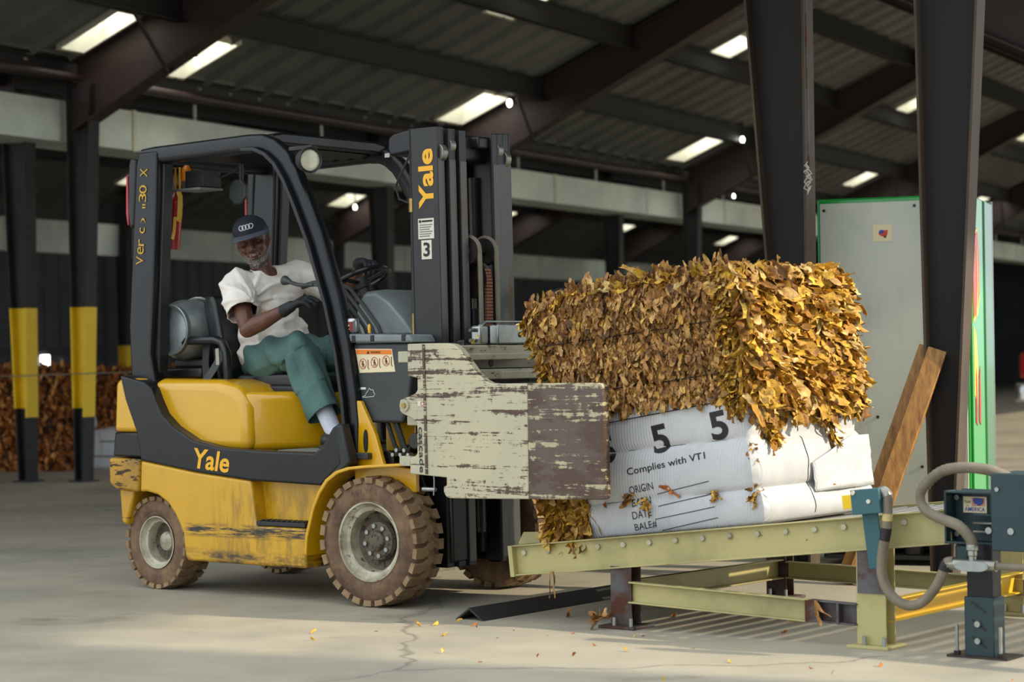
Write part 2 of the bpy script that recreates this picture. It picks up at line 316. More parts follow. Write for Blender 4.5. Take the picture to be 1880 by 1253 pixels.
    def build(s, name, mat, parent=None, bev=0, seg=2, smooth=35, frame='F', org=None, sub=0, label=None):
        me = bpy.data.meshes.new(name); off = ORG.get(parent.name, Vector()) if parent else (Vector(org) if org is not None else Vector())
        me.from_pydata([tuple(p - off) for p in s.v], [], [tuple(f) for f in s.f]); 
        bm = bmesh.new(); bm.from_mesh(me); bmesh.ops.remove_doubles(bm, verts=bm.verts, dist=1e-5); bmesh.ops.recalc_face_normals(bm, faces=bm.faces); bm.to_mesh(me); bm.free()
        me.materials.append(MATS[mat]); me.polygons.foreach_set('use_smooth', [True] * len(me.polygons)); me.set_sharp_from_angle(angle=math.radians(smooth))
        o = link(bpy.data.objects.new(name, me))
        if parent: o.parent = parent; ORG[o.name] = off
        else:
            if frame == 'F': o.location = fk(*off); o.rotation_euler = (0, 0, FA)
            else: o.location = off
            ORG[o.name] = off
        if bev:
            b = o.modifiers.new('bevel', 'BEVEL'); b.width = bev; b.segments = seg; b.limit_method = 'ANGLE'; b.angle_limit = math.radians(32); b.harden_normals = False
        if sub:
            q = o.modifiers.new('sub', 'SUBSURF'); q.levels = sub; q.render_levels = sub
        if label: o['label'] = label
        return o
def bake(o):
    dg = bpy.context.evaluated_depsgraph_get(); ev = o.evaluated_get(dg); me = bpy.data.meshes.new_from_object(ev)
    old = o.data; o.modifiers.clear(); o.data = me; bpy.data.meshes.remove(old); return o
def remesh(o, voxel, smooth=4, disp=None, fac=.5):
    q = o.modifiers.new('r', 'REMESH'); q.mode = 'VOXEL'; q.voxel_size = voxel; q.use_smooth_shade = True
    if smooth: s_ = o.modifiers.new('s', 'SMOOTH'); s_.iterations = smooth; s_.factor = fac
    bake(o)
    me = o.data
    if disp:
        off = ORG.get(o.name, Vector())
        nrm = [v.normal.copy() for v in me.vertices]
        for v, nn in zip(me.vertices, nrm): v.co += nn * disp(v.co + off, nn)
    me.polygons.foreach_set('use_smooth', [True] * len(me.polygons)); me.update(); return o
def fbm(p, s, seed=0.0, oct=3): return mnoise.fractal(Vector((p[0] * s + seed, p[1] * s + seed * 1.3, p[2] * s - seed)), 1.0, 2.0, oct)
# text -> mesh laid on a plane: origin, right vec, up vec (thing coordinates)
def text(name, txt, mat, parent, o, right, up, size, width=None, off=0.0, shear=0.0, space=1.0, align='LEFT', thick=0.0012, fit=None, label=None):
    cu_ = bpy.data.curves.new('t', 'FONT'); cu_.body = txt; cu_.size = 1; cu_.offset = off; cu_.shear = shear; cu_.space_character = space; cu_.extrude = 0; cu_.resolution_u = 6
    to = link(bpy.data.objects.new('t', cu_)); bpy.context.view_layer.update()
    dg = bpy.context.evaluated_depsgraph_get(); me = bpy.data.meshes.new_from_object(to.evaluated_get(dg)); bpy.data.objects.remove(to); bpy.data.curves.remove(cu_)
    xs = [v.co.x for v in me.vertices]; ys = [v.co.y for v in me.vertices]; x0, x1 = min(xs), max(xs); y0, y1 = min(ys), max(ys)
    h = y1 - y0; sy = size / h; sx = (width / (x1 - x0)) if width else sy
    R = Vector(right).normalized(); U = Vector(up).normalized(); N = R.cross(U); org = ORG.get(parent.name, Vector()) if parent else Vector()
    me.name = name
    for v in me.vertices:
        q = Vector(o) + R * ((v.co.x - x0) * sx) + U * ((v.co.y - y0) * sy)
        if fit: q = fit(q)
        else: q = q + N * thick
        v.co = q - org
    me.materials.clear(); me.materials.append(MATS[mat]); ob = link(bpy.data.objects.new(name, me))
    if parent: ob.parent = parent; ORG[ob.name] = org
    if label: ob['label'] = label
    return ob
# ---------------------------------------------------------------- building frame: u across the bays, w along them
BA = math.radians(27.2); BU = Vector((math.cos(BA), -math.sin(BA), 0)); BW = Vector((math.sin(BA), math.cos(BA), 0)); BO = Vector((-3.853, 19.478, 0))
def bw(u, w, h=0): return BO + BU * u + BW * w + Vector((0, 0, h))
BM = Matrix((BU, BW, Vector((0, 0, 1)))).transposed().to_4x4(); BM.translation = BO
EAVE = 3.65; SL = 0.43; SPAN = 8.65; HALF = SPAN / 2
def struct(name, mb, mat, **k):
    # building meshes are written in (u, w, h)
    mb.v = [BM @ p for p in mb.v]; o = mb.build(name, mat, frame='W', **k); o['kind'] = 'structure'; return o
def bpart(mb, name, mat, parent, **k):
    mb.v = [BM @ p for p in mb.v]; return mb.build(name, mat, parent, frame='W', **k)
fl = MB().add([Vector(p) for p in ((-60, -8, 0), (60, -8, 0), (60, 110, 0), (-60, 110, 0))], [(0, 1, 2, 3)]); o = fl.build('floor', 'concrete', frame='W'); o['kind'] = 'structure'
def roof_h(u):       # underside of the deck
    if u >= -0.02: v = u
    else: v = -u - 0.6
    v = max(0.0, v); v = v if v <= HALF else SPAN - v
    return EAVE + 0.16 + SL * v
# skylights: (bay, u, w) with size
SKY = [(0, .14, -.40), (0, .03, .95), (0, .10, 6.42), (0, .12, 7.6), (0, .17, 13.0), (0, .17, 15.2), (0, .34, 20.2), (0, .34, 22.2), (0, .45, 27.6), (0, .45, 34.0),
       (0, 1.95, 4.15), (0, 2.1, 9.35), (0, 2.3, 16.9), (0, 2.5, 23.5), (0, 2.5, 30.5)]
SKL = [(-9.0, 12.3), (-9.0, 18.6), (-9.0, 24.8), (-9.0, 30.9), (-9.0, 37.6), (-6.5, 15.5), (-6.5, 28)]
SZ = 0.62
WMIN, WMAX = -9.0, 46.0
def deck(name, ua, ub, w0, w1, holes):
    # ribbed deck with real rib geometry; ribs run down the slope, holes left open under the skylights
    mb = MB(); PITCH = .52
    ws = {round(w0, 3), round(w1, 3)}; k = WMIN
    while k < w1: ws.update((round(k, 3), round(k + .05, 3), round(k + .08, 3), round(k + .13, 3))); k += PITCH
    us = {ua, ub, (ua + ub) / 2}
    for hu, hw in holes: us.update((hu, hu + SZ)); ws.update((round(hw, 3), round(hw + SZ, 3)))
    ws = sorted(x for x in ws if w0 <= x <= w1); us = sorted(us)
    def rib(w):
        q = (w - WMIN + 1e-4) % PITCH
        return 0.060 if .045 < q < .085 else 0.0
    idx = {}; vs = []; fs = []
    for i, u in enumerate(us):
        for j, w in enumerate(ws): idx[i, j] = len(vs); vs.append(Vector((u, w, roof_h(u) + (-rib(w)))))
    for i in range(len(us) - 1):
        for j in range(len(ws) - 1):
            cu_, cw_ = (us[i] + us[i + 1]) / 2, (ws[j] + ws[j + 1]) / 2
            if any(hu < cu_ < hu + SZ and hw < cw_ < hw + SZ for hu, hw in holes): continue
            fs.append((idx[i, j], idx[i + 1, j], idx[i + 1, j + 1], idx[i, j + 1]))
    mb.add(vs, fs); return struct(name, mb, 'roof_deck')
deck('ceiling', 0.0, HALF, -7.4, WMAX, [(u, w) for _, u, w in SKY])
deck('ceiling', HALF, SPAN + .85, -7.4, WMAX, [])
deck('ceiling', -0.6 - HALF, -0.6, -7.4, WMAX, [])
deck('ceiling', -0.6 - SPAN - .6, -0.6 - HALF, -7.4, WMAX, [(u, w) for u, w in SKL])
struct('ceiling', MB().box((-.62, WMIN, EAVE + .14), (.02, WMAX, EAVE + .18)), 'roof_deck')
def skylight(u, w, label, grp):
    t = thing('skylight', label, 'skylight', bw(u, w, roof_h(u)), 'W', grp)
    m = MB(); T = .03; H = .30
    def q(a, b, h): return Vector((u + a, w + b, roof_h(u + a) + h))
    for (a0, b0, a1, b1) in ((-T, -T, SZ + T, 0), (-T, SZ, SZ + T, SZ + T), (-T, 0, 0, SZ), (SZ, 0, SZ + T, SZ)):
        vs = [q(a, b, h) for h in (-.05, H) for a, b in ((a0, b0), (a1, b0), (a1, b1), (a0, b1))]
        m.add(vs, [(0, 3, 2, 1), (4, 5, 6, 7), (0, 1, 5, 4), (1, 2, 6, 5), (2, 3, 7, 6), (3, 0, 4, 7)])
    bpart(m, 'curb', 'curb_paint', t)
    m = MB()
    for k in (.33, .66):
        a = SZ * k; vs = [q(x, y, h) for h in (H, H + .02) for x, y in ((a - .008, 0), (a + .008, 0), (a + .008, SZ), (a - .008, SZ))]
        m.add(vs, [(0, 3, 2, 1), (4, 5, 6, 7), (0, 1, 5, 4), (1, 2, 6, 5), (2, 3, 7, 6), (3, 0, 4, 7)])
    bpart(m, 'glazing_bar', 'dark_metal', t)
    m = MB(); vs = [q(x, y, h) for h in (H + .022, H + .03) for x, y in ((-T, -T), (SZ + T, -T), (SZ + T, SZ + T), (-T, SZ + T))]
    m.add(vs, [(0, 3, 2, 1), (4, 5, 6, 7), (0, 1, 5, 4), (1, 2, 6, 5), (2, 3, 7, 6), (3, 0, 4, 7)]); bpart(m, 'glazing', 'sky_glazing', t); return t
NM = {(.14, -.40): 'square skylight with cream curb left of the nearest rafter, top left of the photo', (.03, .95): 'square skylight just right of the nearest rafter, second from the left',
      (.10, 6.42): 'square skylight above the top of the lifting mast', (.12, 7.6): 'small skylight right of the rafter above the lifting mast',
      (.17, 13.0): 'square skylight left of the near bare steel column, beside a pinkish rafter', (.34, 20.2): 'square skylight between the two near steel columns above the vending cabinet',
      (.45, 27.6): 'square skylight above the green side of the vending cabinet', (1.95, 4.15): 'skylight at the top edge of the photo above the mast',
      (2.1, 9.35): 'large skylight partly covered by the left one of the two near steel columns', (2.3, 16.9): 'skylight half covered by the right one of the two near steel columns'}
for b, u, w in SKY: skylight(u, w, NM.get((u, w), 'square roof skylight far down the main hall'), 'skylights in the roof of the main hall')
NL = {(-9.0, 12.3): 'distant lit skylight seen left of the forklift rear pillar', (-9.0, 18.6): 'distant skylight seen between the guard front pillar and the mast',
      (-9.0, 30.9): 'distant low skylight seen right of the mast, over the bale', (-9.0, 37.6): 'distant low skylight seen just above the bale top'}
for u, w in SKL: skylight(u, w, NL.get((u, w), 'square roof skylight far away in the left hall'), 'skylights in the roof of the left hall')
# far walls: ribbed sheet with a rail and a translucent strip on top
m = MB(); us = []; k = WMIN
pts = []
while k < WMAX: pts += [(k, 0), (k + .22, 0), (k + .26, .045), (k + .34, .045)]; k += .38
m.add([Vector((-9.75 - SL * 0 + d, w, h)) for w, d in pts for h in (0.95, 3.1)], [(2 * i, 2 * i + 2, 2 * i + 3, 2 * i + 1) for i in range(len(pts) - 1)])
struct('wall_left', m, 'dark_wall')
struct('trim_1', MB().box((-9.8, WMIN, 1.15), (-9.66, WMAX, 1.28)), 'purlin_paint'); struct('trim_2', MB().box((-9.8, WMIN, 0), (-9.7, WMAX, .95)), 'dark_wall')
struct('wall_left', MB().box((-9.85, WMIN, 3.1), (-9.75, WMAX, 4.0)), 'dark_wall')
struct('wall_back', MB().box((-9.8, WMAX, 0), (10, WMAX + .1, 6)), 'dark_wall')
# unseen blockers added on the right: keep low sun off foreground and above bale
struct('sun_blocker_right', MB().box((17.0, -24, 5.75), (17.12, 6, 10)), 'dark_wall')
struct('sun_blocker_right', MB().box((17.0, -24, 0), (17.12, -8.3, 5.75)), 'dark_wall')
# gutter ducts in the valleys
def duct(u0, u1, z0, z1, label, wa, wb):
    t = thing('duct', label, 'duct', bw((u0 + u1) / 2, wa, z0), 'W')
    bpart(MB().box((u0, wa, z0), (u1, wb, z1)), 'duct_body', 'duct_paint', t)
    k = wa + 1
    while k < wb: bpart(MB().box((u1, k, z0 - .01), (u1 + .015, k + .05, z1 + .01)), 'joint_band', 'curb_paint', t); k += 3.0
    return t
duct(-.72, -.16, 3.05, 3.42, 'long pale grey box duct over the row of paired columns behind the forklift', WMIN, WMAX)
duct(-9.7, -9.35, 2.75, 3.25, 'pale far duct along the foot of the left hall roof', WMIN, WMAX)
k = 2.2; i = 0
while k < 40:
    o = MB().cyl((-.3, k, 3.42), (-.3, k, EAVE + .12), .018, 8); o.v = [BM @ p for p in o.v]
    o = o.build('hanger_rod', 'duct_paint', frame='W', org=bw(-.3, k, 3.42)); tag(o, 'thin pale rod hanging the long duct from the roof', 'rod', 'hanger rods above the long duct'); k += 2.35
# tapered columns, rafters, beams
def isec_column(t, u, w, h, wb_, wt, flange, top_u, base, band):
    # web lies along u; taper from base width wb_ to top width wt; top_u shifts the growing side
    def X(z): f = z / h; return (u - (wb_ + (wt - wb_) * f) * (1 - top_u), u + (wb_ + (wt - wb_) * f) * top_u)
    fh = flange / 2
    mats = base
    def slab(name, mat, side, z0, z1, th=.012, grow=0.0):
        a = X(z0)[side]; b = X(z1)[side]; sg = -1 if side == 0 else 1; m = MB(); g = grow
        m.add([Vector(p) for p in ((a - sg * g, w - fh - g, z0), (a + sg * (th + g), w - fh - g, z0), (a + sg * (th + g), w + fh + g, z0), (a - sg * g, w + fh + g, z0), (b - sg * g, w - fh - g, z1), (b + sg * (th + g), w - fh - g, z1), (b + sg * (th + g), w + fh + g, z1), (b - sg * g, w + fh + g, z1))],
              [(0, 3, 2, 1), (4, 5, 6, 7), (0, 1, 5, 4), (1, 2, 6, 5), (2, 3, 7, 6), (3, 0, 4, 7)])
        return bpart(m, name, mat, t)
    for sd_ in (0, 1): slab('flange', mats[0], sd_, 0, h)
    a, b = X(0), X(h); m = MB().add([Vector(p) for p in ((a[0], w - .004, 0), (a[1], w - .004, 0), (b[1], w - .004, h), (b[0], w - .004, h), (a[0], w + .004, 0), (a[1], w + .004, 0), (b[1], w + .004, h), (b[0], w + .004, h))],
        [(0, 1, 2, 3), (7, 6, 5, 4), (0, 4, 5, 1), (1, 5, 6, 2), (2, 6, 7, 3), (3, 7, 4, 0)]); bpart(m, 'web', mats[1], t)
    bpart(MB().box((a[0] - .05, w - fh - .04, 0), (a[1] + .05, w + fh + .04, .015)), 'base_plate', mats[1], t)
    if band:
        z0, z1 = band
        for sd_ in (0, 1): slab('painted_band', 'band_yellow', sd_, z0 - (.08 if sd_ else 0), z1, grow=.003)
        a, b = X(z0), X(z1); m = MB()
        for q in (-.009, .005): m.add([Vector(p) for p in ((a[0], w + q, z0), (a[1], w + q, z0), (b[1], w + q, z1), (b[0], w + q, z1), (a[0], w + q + .004, z0), (a[1], w + q + .004, z0), (b[1], w + q + .004, z1), (b[0], w + q + .004, z1))],
            [(0, 1, 2, 3), (7, 6, 5, 4), (0, 4, 5, 1), (1, 5, 6, 2), (2, 6, 7, 3), (3, 7, 4, 0)])
        bpart(m, 'painted_band', 'band_yellow', t)
def column(u, w, label, top_u=.5, band=(.66, 1.56), group='steel columns behind the forklift', h=EAVE - .1, wb_=.07, wt=.25, fl_=.15, base=('column_black', 'column_black')):
    t = thing('steel_column', label, 'column', bw(u, w), 'W', group); isec_column(t, u, w, h, wb_, wt, fl_, top_u, base, band); return t
FR0 = [-7.1, 0.0, 7.1, 14.2, 21.3, 28.4, 35.5]; FRL = [-6.6, -.15, 6.3, 12.8, 19.3, 25.7, 32.1, 38.5]
LC = {-7.1: 'tapered column of the main row, outside the photo on the left', 0: 'tapered black column with a yellow painted band, right of the pair at far left', 7.1: 'tapered black column hidden behind the lifting mast', 14.2: 'brown tapered column carrying a pinkish rafter, above the bale'}
for w in FR0: column(0, w, LC.get(w, 'distant tapered column in the row behind the vending cabinet'), .72)
LB = {-6.6: 'left hall column, outside the photo on the left', -.15: 'tapered black column with a yellow painted band at the left edge of the photo', 6.3: 'dark column seen between the driver and the mast', 12.8: 'slim dark column left of the brown one above the bale'}
for w in FRL: column(-.50 + (.04 if -1 < w < 0 else 0), w, LB.get(w, 'distant tapered column at the edge of the left hall'), .1, h=3.05, wt=.24, wb_=.08)
LD = {12.8: 'far column with a short yellow band just left of the forklift', 19.3: 'far column whose rafter shows pale between driver and mast'}
for w in FRL: column(-9.25, w, LD.get(w, 'far column along the left hall wall'), .5, band=(.5, 1.3), h=3.6)
def beam(t, name, a, b, depth0, depth1, fl_, mat, along):
    # I section from a to b ((u,w,h) of the top), web vertical
    a, b = Vector(a), Vector(b); d = (b - a).normalized(); s = Vector((0, 1, 0)) if along == 'u' else Vector((1, 0, 0)); m = MB(); T = .014; f = fl_ / 2
    def blk(p0a, p1a, p0b, p1b, hw):
        vs = []
        for (lo, hi) in ((p0a, p1a), (p0b, p1b)): vs += [lo - s * hw, lo + s * hw, hi + s * hw, hi - s * hw]
        m.add(vs, [(0, 1, 2, 3), (7, 6, 5, 4), (0, 4, 5, 1), (1, 5, 6, 2), (2, 6, 7, 3), (3, 7, 4, 0)])
    z = Vector((0, 0, 1))
    blk(a - z * T, a, b - z * T, b, f); blk(a - z * depth0, a - z * (depth0 - T), b - z * depth1, b - z * (depth1 - T), f); blk(a - z * depth0, a, b - z * depth1, b, .006)
    return bpart(m, name, mat, t)
def frame_rafters(ua, dirn, w, label, group, d0=.62, d1=.36):
    t = thing('rafter', label, 'rafter', bw(ua, w, EAVE), 'W', group)
    ub = ua + dirn * HALF; uc = ua + dirn * SPAN; zt = EAVE + .1
    beam(t, 'rafter_half', (ua - dirn * .0, w, zt), (ub, w, zt + SL * HALF), d0, d1, .2, 'rafter_paint', 'u')
    beam(t, 'rafter_half', (uc, w, zt), (ub, w, zt + SL * HALF), d0, d1, .2, 'rafter_paint', 'u')
    m = MB()   # thin brace from the lower rafter to the beam
    m.cyl((ua + dirn * 1.0, w + .02, EAVE - .05), (ua + dirn * 1.15, w + .75, EAVE + .42), .02, 6); m.cyl((ua + dirn * 1.0, w - .02, EAVE - .05), (ua + dirn * 1.15, w - .75, EAVE + .42), .02, 6)
    bpart(m, 'knee_brace', 'purlin_paint', t); return t
LR = {-7.1: 'end rafter of the main hall above the photo', 0: 'nearest dark rafter rising from the column at far left', 7.1: 'dark rafter rising from behind the top of the mast', 14.2: 'rafter with a pinkish lit foot crossing behind the near steel columns', 21.3: 'rafter with a pinkish lit foot above the vending cabinet'}
for w in FR0: frame_rafters(0, 1, w, LR.get(w, 'distant rafter of the main hall'), 'rafters of the main hall')
for w in FRL: frame_rafters(-.6, -1, w, {12.8: 'pale lit rafter low behind the forklift rear pillar', 19.3: 'pale lit rafter low behind the forklift front pillar'}.get(w, 'distant rafter of the left hall'), 'rafters of the left hall')
for u, lb in ((1.15, 'long dark roof beam of the main hall, lowest of them'), (2.3, 'long dark roof beam of the main hall, second up the slope'), (3.45, 'long dark roof beam of the main hall, third up the slope'),
              (6.0, 'long dark roof beam on the right slope of the main hall, upper'), (7.6, 'long dark roof beam on the right slope of the main hall, lower')):
    t = thing('roof_beam', lb, 'beam', bw(u, -7.3, roof_h(u)), 'W'); beam(t, 'beam_body', (u, -7.3, roof_h(u) - .05), (u, WMAX, roof_h(u) - .05), .24, .24, .12, 'purlin_paint', 'w')
for u, lb in ((-.08, 'dark eave beam above the long duct, main hall side'), (-.75, 'dark eave beam above the long duct, left hall side')):
    t = thing('eave_beam', lb, 'beam', bw(u, WMIN, EAVE), 'W'); beam(t, 'beam_body', (u, WMIN, EAVE + .12), (u, WMAX, EAVE + .12), .2, .2, .1, 'purlin_paint', 'w')
    if u > -.5: bpart(MB().tube([(.03, WMIN, EAVE - .04), (.03, WMAX, EAVE - .04)], .035, 10), 'conduit_pipe', 'rafter_paint', t)
for u in (-4.2, -6.6, -8.2, -2.2):
    t = thing('roof_beam', 'distant dark roof beam of the left hall', 'beam', bw(u, WMIN, roof_h(u)), 'W', 'roof beams of the left hall'); beam(t, 'beam_body', (u, WMIN, roof_h(u) - .05), (u, WMAX, roof_h(u) - .05), .2, .2, .1, 'purlin_paint', 'w')
# bare bulbs under the roof
for i, (u, w, lb) in enumerate(((.75, .28, 'small lit tube lamp hanging beside the top left skylight'), (.62, .95, 'small bare bulb above the second skylight from the left'), (.95, 6.6, 'small bare bulb right of the skylight above the mast'), (1.2, 13.3, 'small bare bulb right of the skylight beside the near bare column'), (-.75, 17.9, 'small lit lamp low between mast and vending cabinet'), (-8.6, 12.6, 'tiny distant bulb over the far left skylight'), (-8.6, 18.9, 'tiny distant bulb between front pillar and mast'))):
    h = roof_h(u) - .26; t = thing('bare_bulb', lb, 'lamp', bw(u, w, h), 'W')
    bpart(MB().ell((u, w, h), (.028, .028, .045), n=12), 'glass_bulb', 'lamp_glow', t); bpart(MB().cyl((u, w, h + .035), (u, w, roof_h(u) - .02), .014, 8), 'socket', 'purlin_paint', t)
# the two near bare columns
def near_column(px, py, label, lean_u):
    p = Vector((px, py, 0)); d = p - BO; u, w = d.dot(BU), d.dot(BW)
    t = thing('steel_column', label, 'column', p, 'W'); isec_column(t, u, w, 3.6, .08, .345, .14, lean_u, ('steel_flange', 'steel_web'), None)
    return t, u, w
tA, uA, wA = near_column(1.475, 10.80, 'left one of two near bare steel columns, standing behind the bale', .02)
tB, uB, wB = near_column(2.005, 10.28, 'right one of two near bare steel columns, in front of the vending cabinet', .80)
m = MB().tube([(uA + .035, wA - .075, 2.0), (uA + .03, wA - .075, 2.6), (uA + .035, wA - .075, 3.55)], .006, 6); bpart(m, 'copper_wire', 'rusty_steel', tA)
m = MB()
for k in range(14):
    a = Vector((uA + .03, wA - .078, 2.02 - k * .010)); m.tube([a + Vector((rnd.uniform(-.01, .03), 0, 0)), a + Vector((rnd.uniform(-.02, .035), -.01, -.02)), a + Vector((rnd.uniform(-.01, .02), 0, -.03))], .003, 5)
bpart(m, 'wire_tangle', 'twine', tA)
struct('window_1', MB().box((-9.66, 11.20, .92), (-9.62, 11.36, 1.16)), 'sky_glazing')
o = MB().tube([(-6.6, 19.35, .93), (-4.4, 19.45, .955), (-3.9, 19.20, .965), (-1.2, 19.6, 1.02)], .006, 6).build('cable', 'conduit', frame='W', org=(-4.4, 19.4, .95)); tag(o, 'thin grey cable strung across the yellow-banded columns', 'cable')
# chalk letters down the outer flange of the right near column
for k, ch in enumerate('QUXIL'):
    z = 2.28 - k * .10; f = z / 3.6; uu = uB + (.08 + (.345 - .08) * f) * .80 + .002
    text('chalk_letter', ch, 'scuff', tB, BO + BU * uu + BW * (wB - .045) + Vector((0, 0, z)), BW, (0, 0, 1), .075, width=.055)
# ---------------------------------------------------------------- forklift (all numbers in the truck's own frame: x forward, y to the far side, z up)
F = thing('forklift', 'yellow and black counterbalance forklift with a bale clamp, driver seated', 'forklift', (0, 0, 0))
WH = 1.04  # overall width
def FP(mb, name, mat, parent=None, **k): return mb.build(name, mat, parent or F, **k)
def wheel(cx, cy, rad, wid, rimr, sgn, steer=0.0, nl=26, name='wheel'):
    # sgn -1: outer face looks to -y
    M = Matrix.Translation((cx, cy, rad)) @ Matrix.Rotation(steer, 4, 'Z') @ Matrix.Rotation(PI / 2 * (1 if sgn < 0 else -1), 4, 'X')
    # local Z of M points to -y for sgn<0 (outwards)
    h = wid / 2; r = rad
    prof = [(rimr * .98, -h * .8), (rimr * 1.15, -h * .96), (r * .80, -h * .98), (r * .93, -h * .9), (r * .955, -h * .75), (r * .974, -h * .3), (r * .976, 0), (r * .974, h * .3), (r * .955, h * .75), (r * .93, h * .88), (r * .90, h * .93), (r * .86, h * .965), (r * .74, h * 1.0), (r * .66, h * .99), (r * .64, h * .95), (r * .615, h * .96), (rimr * 1.12, h * .93), (rimr * 1.03, h * .86), (rimr * .98, h * .78)]
    ty = MB().lathe(prof, M, 64, cap=False).build(name, 'tyre_rubber', F)
    m = MB()
    for sd_ in (1, -1):
        for i in range(nl):
            a0 = 2 * PI * (i + (.5 if sd_ < 0 else 0)) / nl; da = 2 * PI / nl
            # lug outline in (angle, axial): block at the shoulder with a hooked arm to the middle
            out = [(.04, h * .93), (.70, h * .93), (.72, h * .55), (.80, h * .34), (1.02, h * .16), (1.16, h * -.22), (.66, h * -.24), (.42, h * .04), (.20, h * .30), (.06, h * .55)]
            vs = []
            for rr in (r * .93, r):
                for (a, z) in out:
                    q = a0 + a * da; r_ = rr - (0.012 * r / .28 if abs(z) > h * .9 and rr == r else 0); vs.append(M @ Vector((r_ * math.cos(q), r_ * math.sin(q), sd_ * z)))
            n = len(out); m.add(vs, [list(range(n)), list(range(2 * n - 1, n - 1, -1))] + [(k, k + n, (k + 1) % n + n, (k + 1) % n) for k in range(n)])
            # side face of the shoulder block
            vs = []
            for rr, z in ((r * .90, h * .90), (r * .985, h * .93), (r * .985, h * .7), (r * .90, h * .7)):
                for a in (.04, .70): q = a0 + a * da; vs.append(M @ Vector((rr * math.cos(q), rr * math.sin(q), sd_ * (z + (.012 if z > h * .8 else 0)))))
            m.add(vs, [(0, 2, 3, 1), (2, 4, 5, 3), (4, 6, 7, 5), (6, 0, 1, 7), (0, 1, 0)[:0] or (0, 6, 4, 2), (1, 3, 5, 7)])
    m.build('tread', 'tread_rubber', ty)
    rp = [(rimr * .78, h * -.35), (rimr * .80, h * .20), (rimr * .82, h * .60), (rimr * .92, h * .66), (rimr * .97, h * .80), (rimr * 1.03, h * .92), (rimr * 1.06, h * .98), (rimr * 1.02, h * .99), (rimr * .98, h * .80)]
    MB().lathe(rp, M, 48, cap=False).build('rim', 'rim_paint', ty)
    MB().lathe([(0, h * -.32), (rimr * .50, h * -.28), (rimr * .70, h * -.18), (rimr * .79, h * -.02)], M, 40, cap=False).build('wheel_disc', 'hub_dirt_shade', ty)  # dark disc colour stands in for the shadow deep inside the rim
    if rad < .25: MB().lathe([(0, h * .34), (rimr * .20, h * .33), (rimr * .36, h * .22), (rimr * .40, h * .05), (rimr * .40, h * -.3)], M, 32, cap=False).build('hub_cap', 'rim_paint', ty); return ty, M
    hp = [(0, h * .58), (rimr * .18, h * .56), (rimr * .26, h * .44), (rimr * .28, h * .30), (rimr * .50, h * .26), (rimr * .53, h * .0)]
    MB().lathe(hp, M, 32, cap=False).build('hub', 'hub_dirt_shade', ty)
    for i in range(8):
        a = 2 * PI * i / 8 + .2; p = M @ Vector((rimr * .40 * math.cos(a), rimr * .40 * math.sin(a), h * .24)); q = M @ Vector((rimr * .40 * math.cos(a), rimr * .40 * math.sin(a), h * .42))
        MB().cyl(p, q, rimr * .062, 6).build('lug_nut', 'zinc', ty)
    return ty, M
w1, Mw = wheel(0.0, .085, .285, .17, .165, -1); w2, _ = wheel(0.0, .955, .285, .17, .165, 1)
w3, Mr = wheel(-1.375, .12, .222, .15, .118, -1, steer=-.06, nl=24); w4, _ = wheel(-1.375, .94, .222, .15, .118, 1, steer=-.06, nl=24)
# raised maker's mark on the sidewall
def arc_text(txt, M, r, a_mid, size, zz, parent, mat, adv):
    for i, ch in enumerate(txt):
        if ch == ' ': continue
        a = a_mid - (i - (len(txt) - 1) / 2) * adv
        c = Vector((math.cos(a), math.sin(a), 0)); t_ = Vector((math.sin(a), -math.cos(a), 0))
        o = M @ (c * (r - size / 2) - t_ * size * .35 + Vector((0, 0, zz)))
        text('sidewall_letter', ch, mat, parent, o, M.to_3x3() @ t_, M.to_3x3() @ c, size, width=size * .72, thick=.001)
arc_text('SOLVER', Mw, .222, PI / 2 + .1, .026, .0855, w1, 'tyre_rubber', .12)
# --- chassis body: side polygons run across the truck
arch_r = [(-1.12, .150), (-1.14, .165), (-1.152, .28), (-1.20, .36), (-1.25, .415), (-1.32, .452), (-1.40, .466)]
low = [(-1.44, .462), (-1.432, .612), (-1.058, .564), (-.707, .534), (-.690, .43), (-.677, .330), (-.373, .330), (-.371, .150)] + arch_r
FP(MB().prism(low, .0, WH), 'lower_body', 'yellow_side', bev=.014, seg=3)
rec = [(-.72, .54), (-.26, .53), (-.32, .43), (-.362, .32), (-.70, .32)]
FP(MB().prism(rec, .075, WH - .075), 'step_recess', 'yellow_side', bev=.008)
m = MB().box((-.675, .0, .332), (-.375, .12, .352))
for i in range(9): m.box((-.66 + i * .032, .006, .352), (-.645 + i * .032, .11, .358))
FP(m, 'step_tread', 'black_plastic', bev=.003)
FP(MB().box((-1.1, .12, .22), (-.2, WH - .12, .60)), 'chassis_core', 'dark_metal')
FP(MB().box((-.42, .22, .12), (-.16, WH - .22, .3)), 'axle_housing', 'dark_metal', bev=.02)
FP(MB().cyl((0, .18, .285), (0, WH - .18, .285), .07, 16), 'drive_axle', 'dark_metal'); FP(MB().cyl((-1.375, .18, .222), (-1.375, WH - .18, .222), .05, 16), 'steer_axle', 'dark_metal')
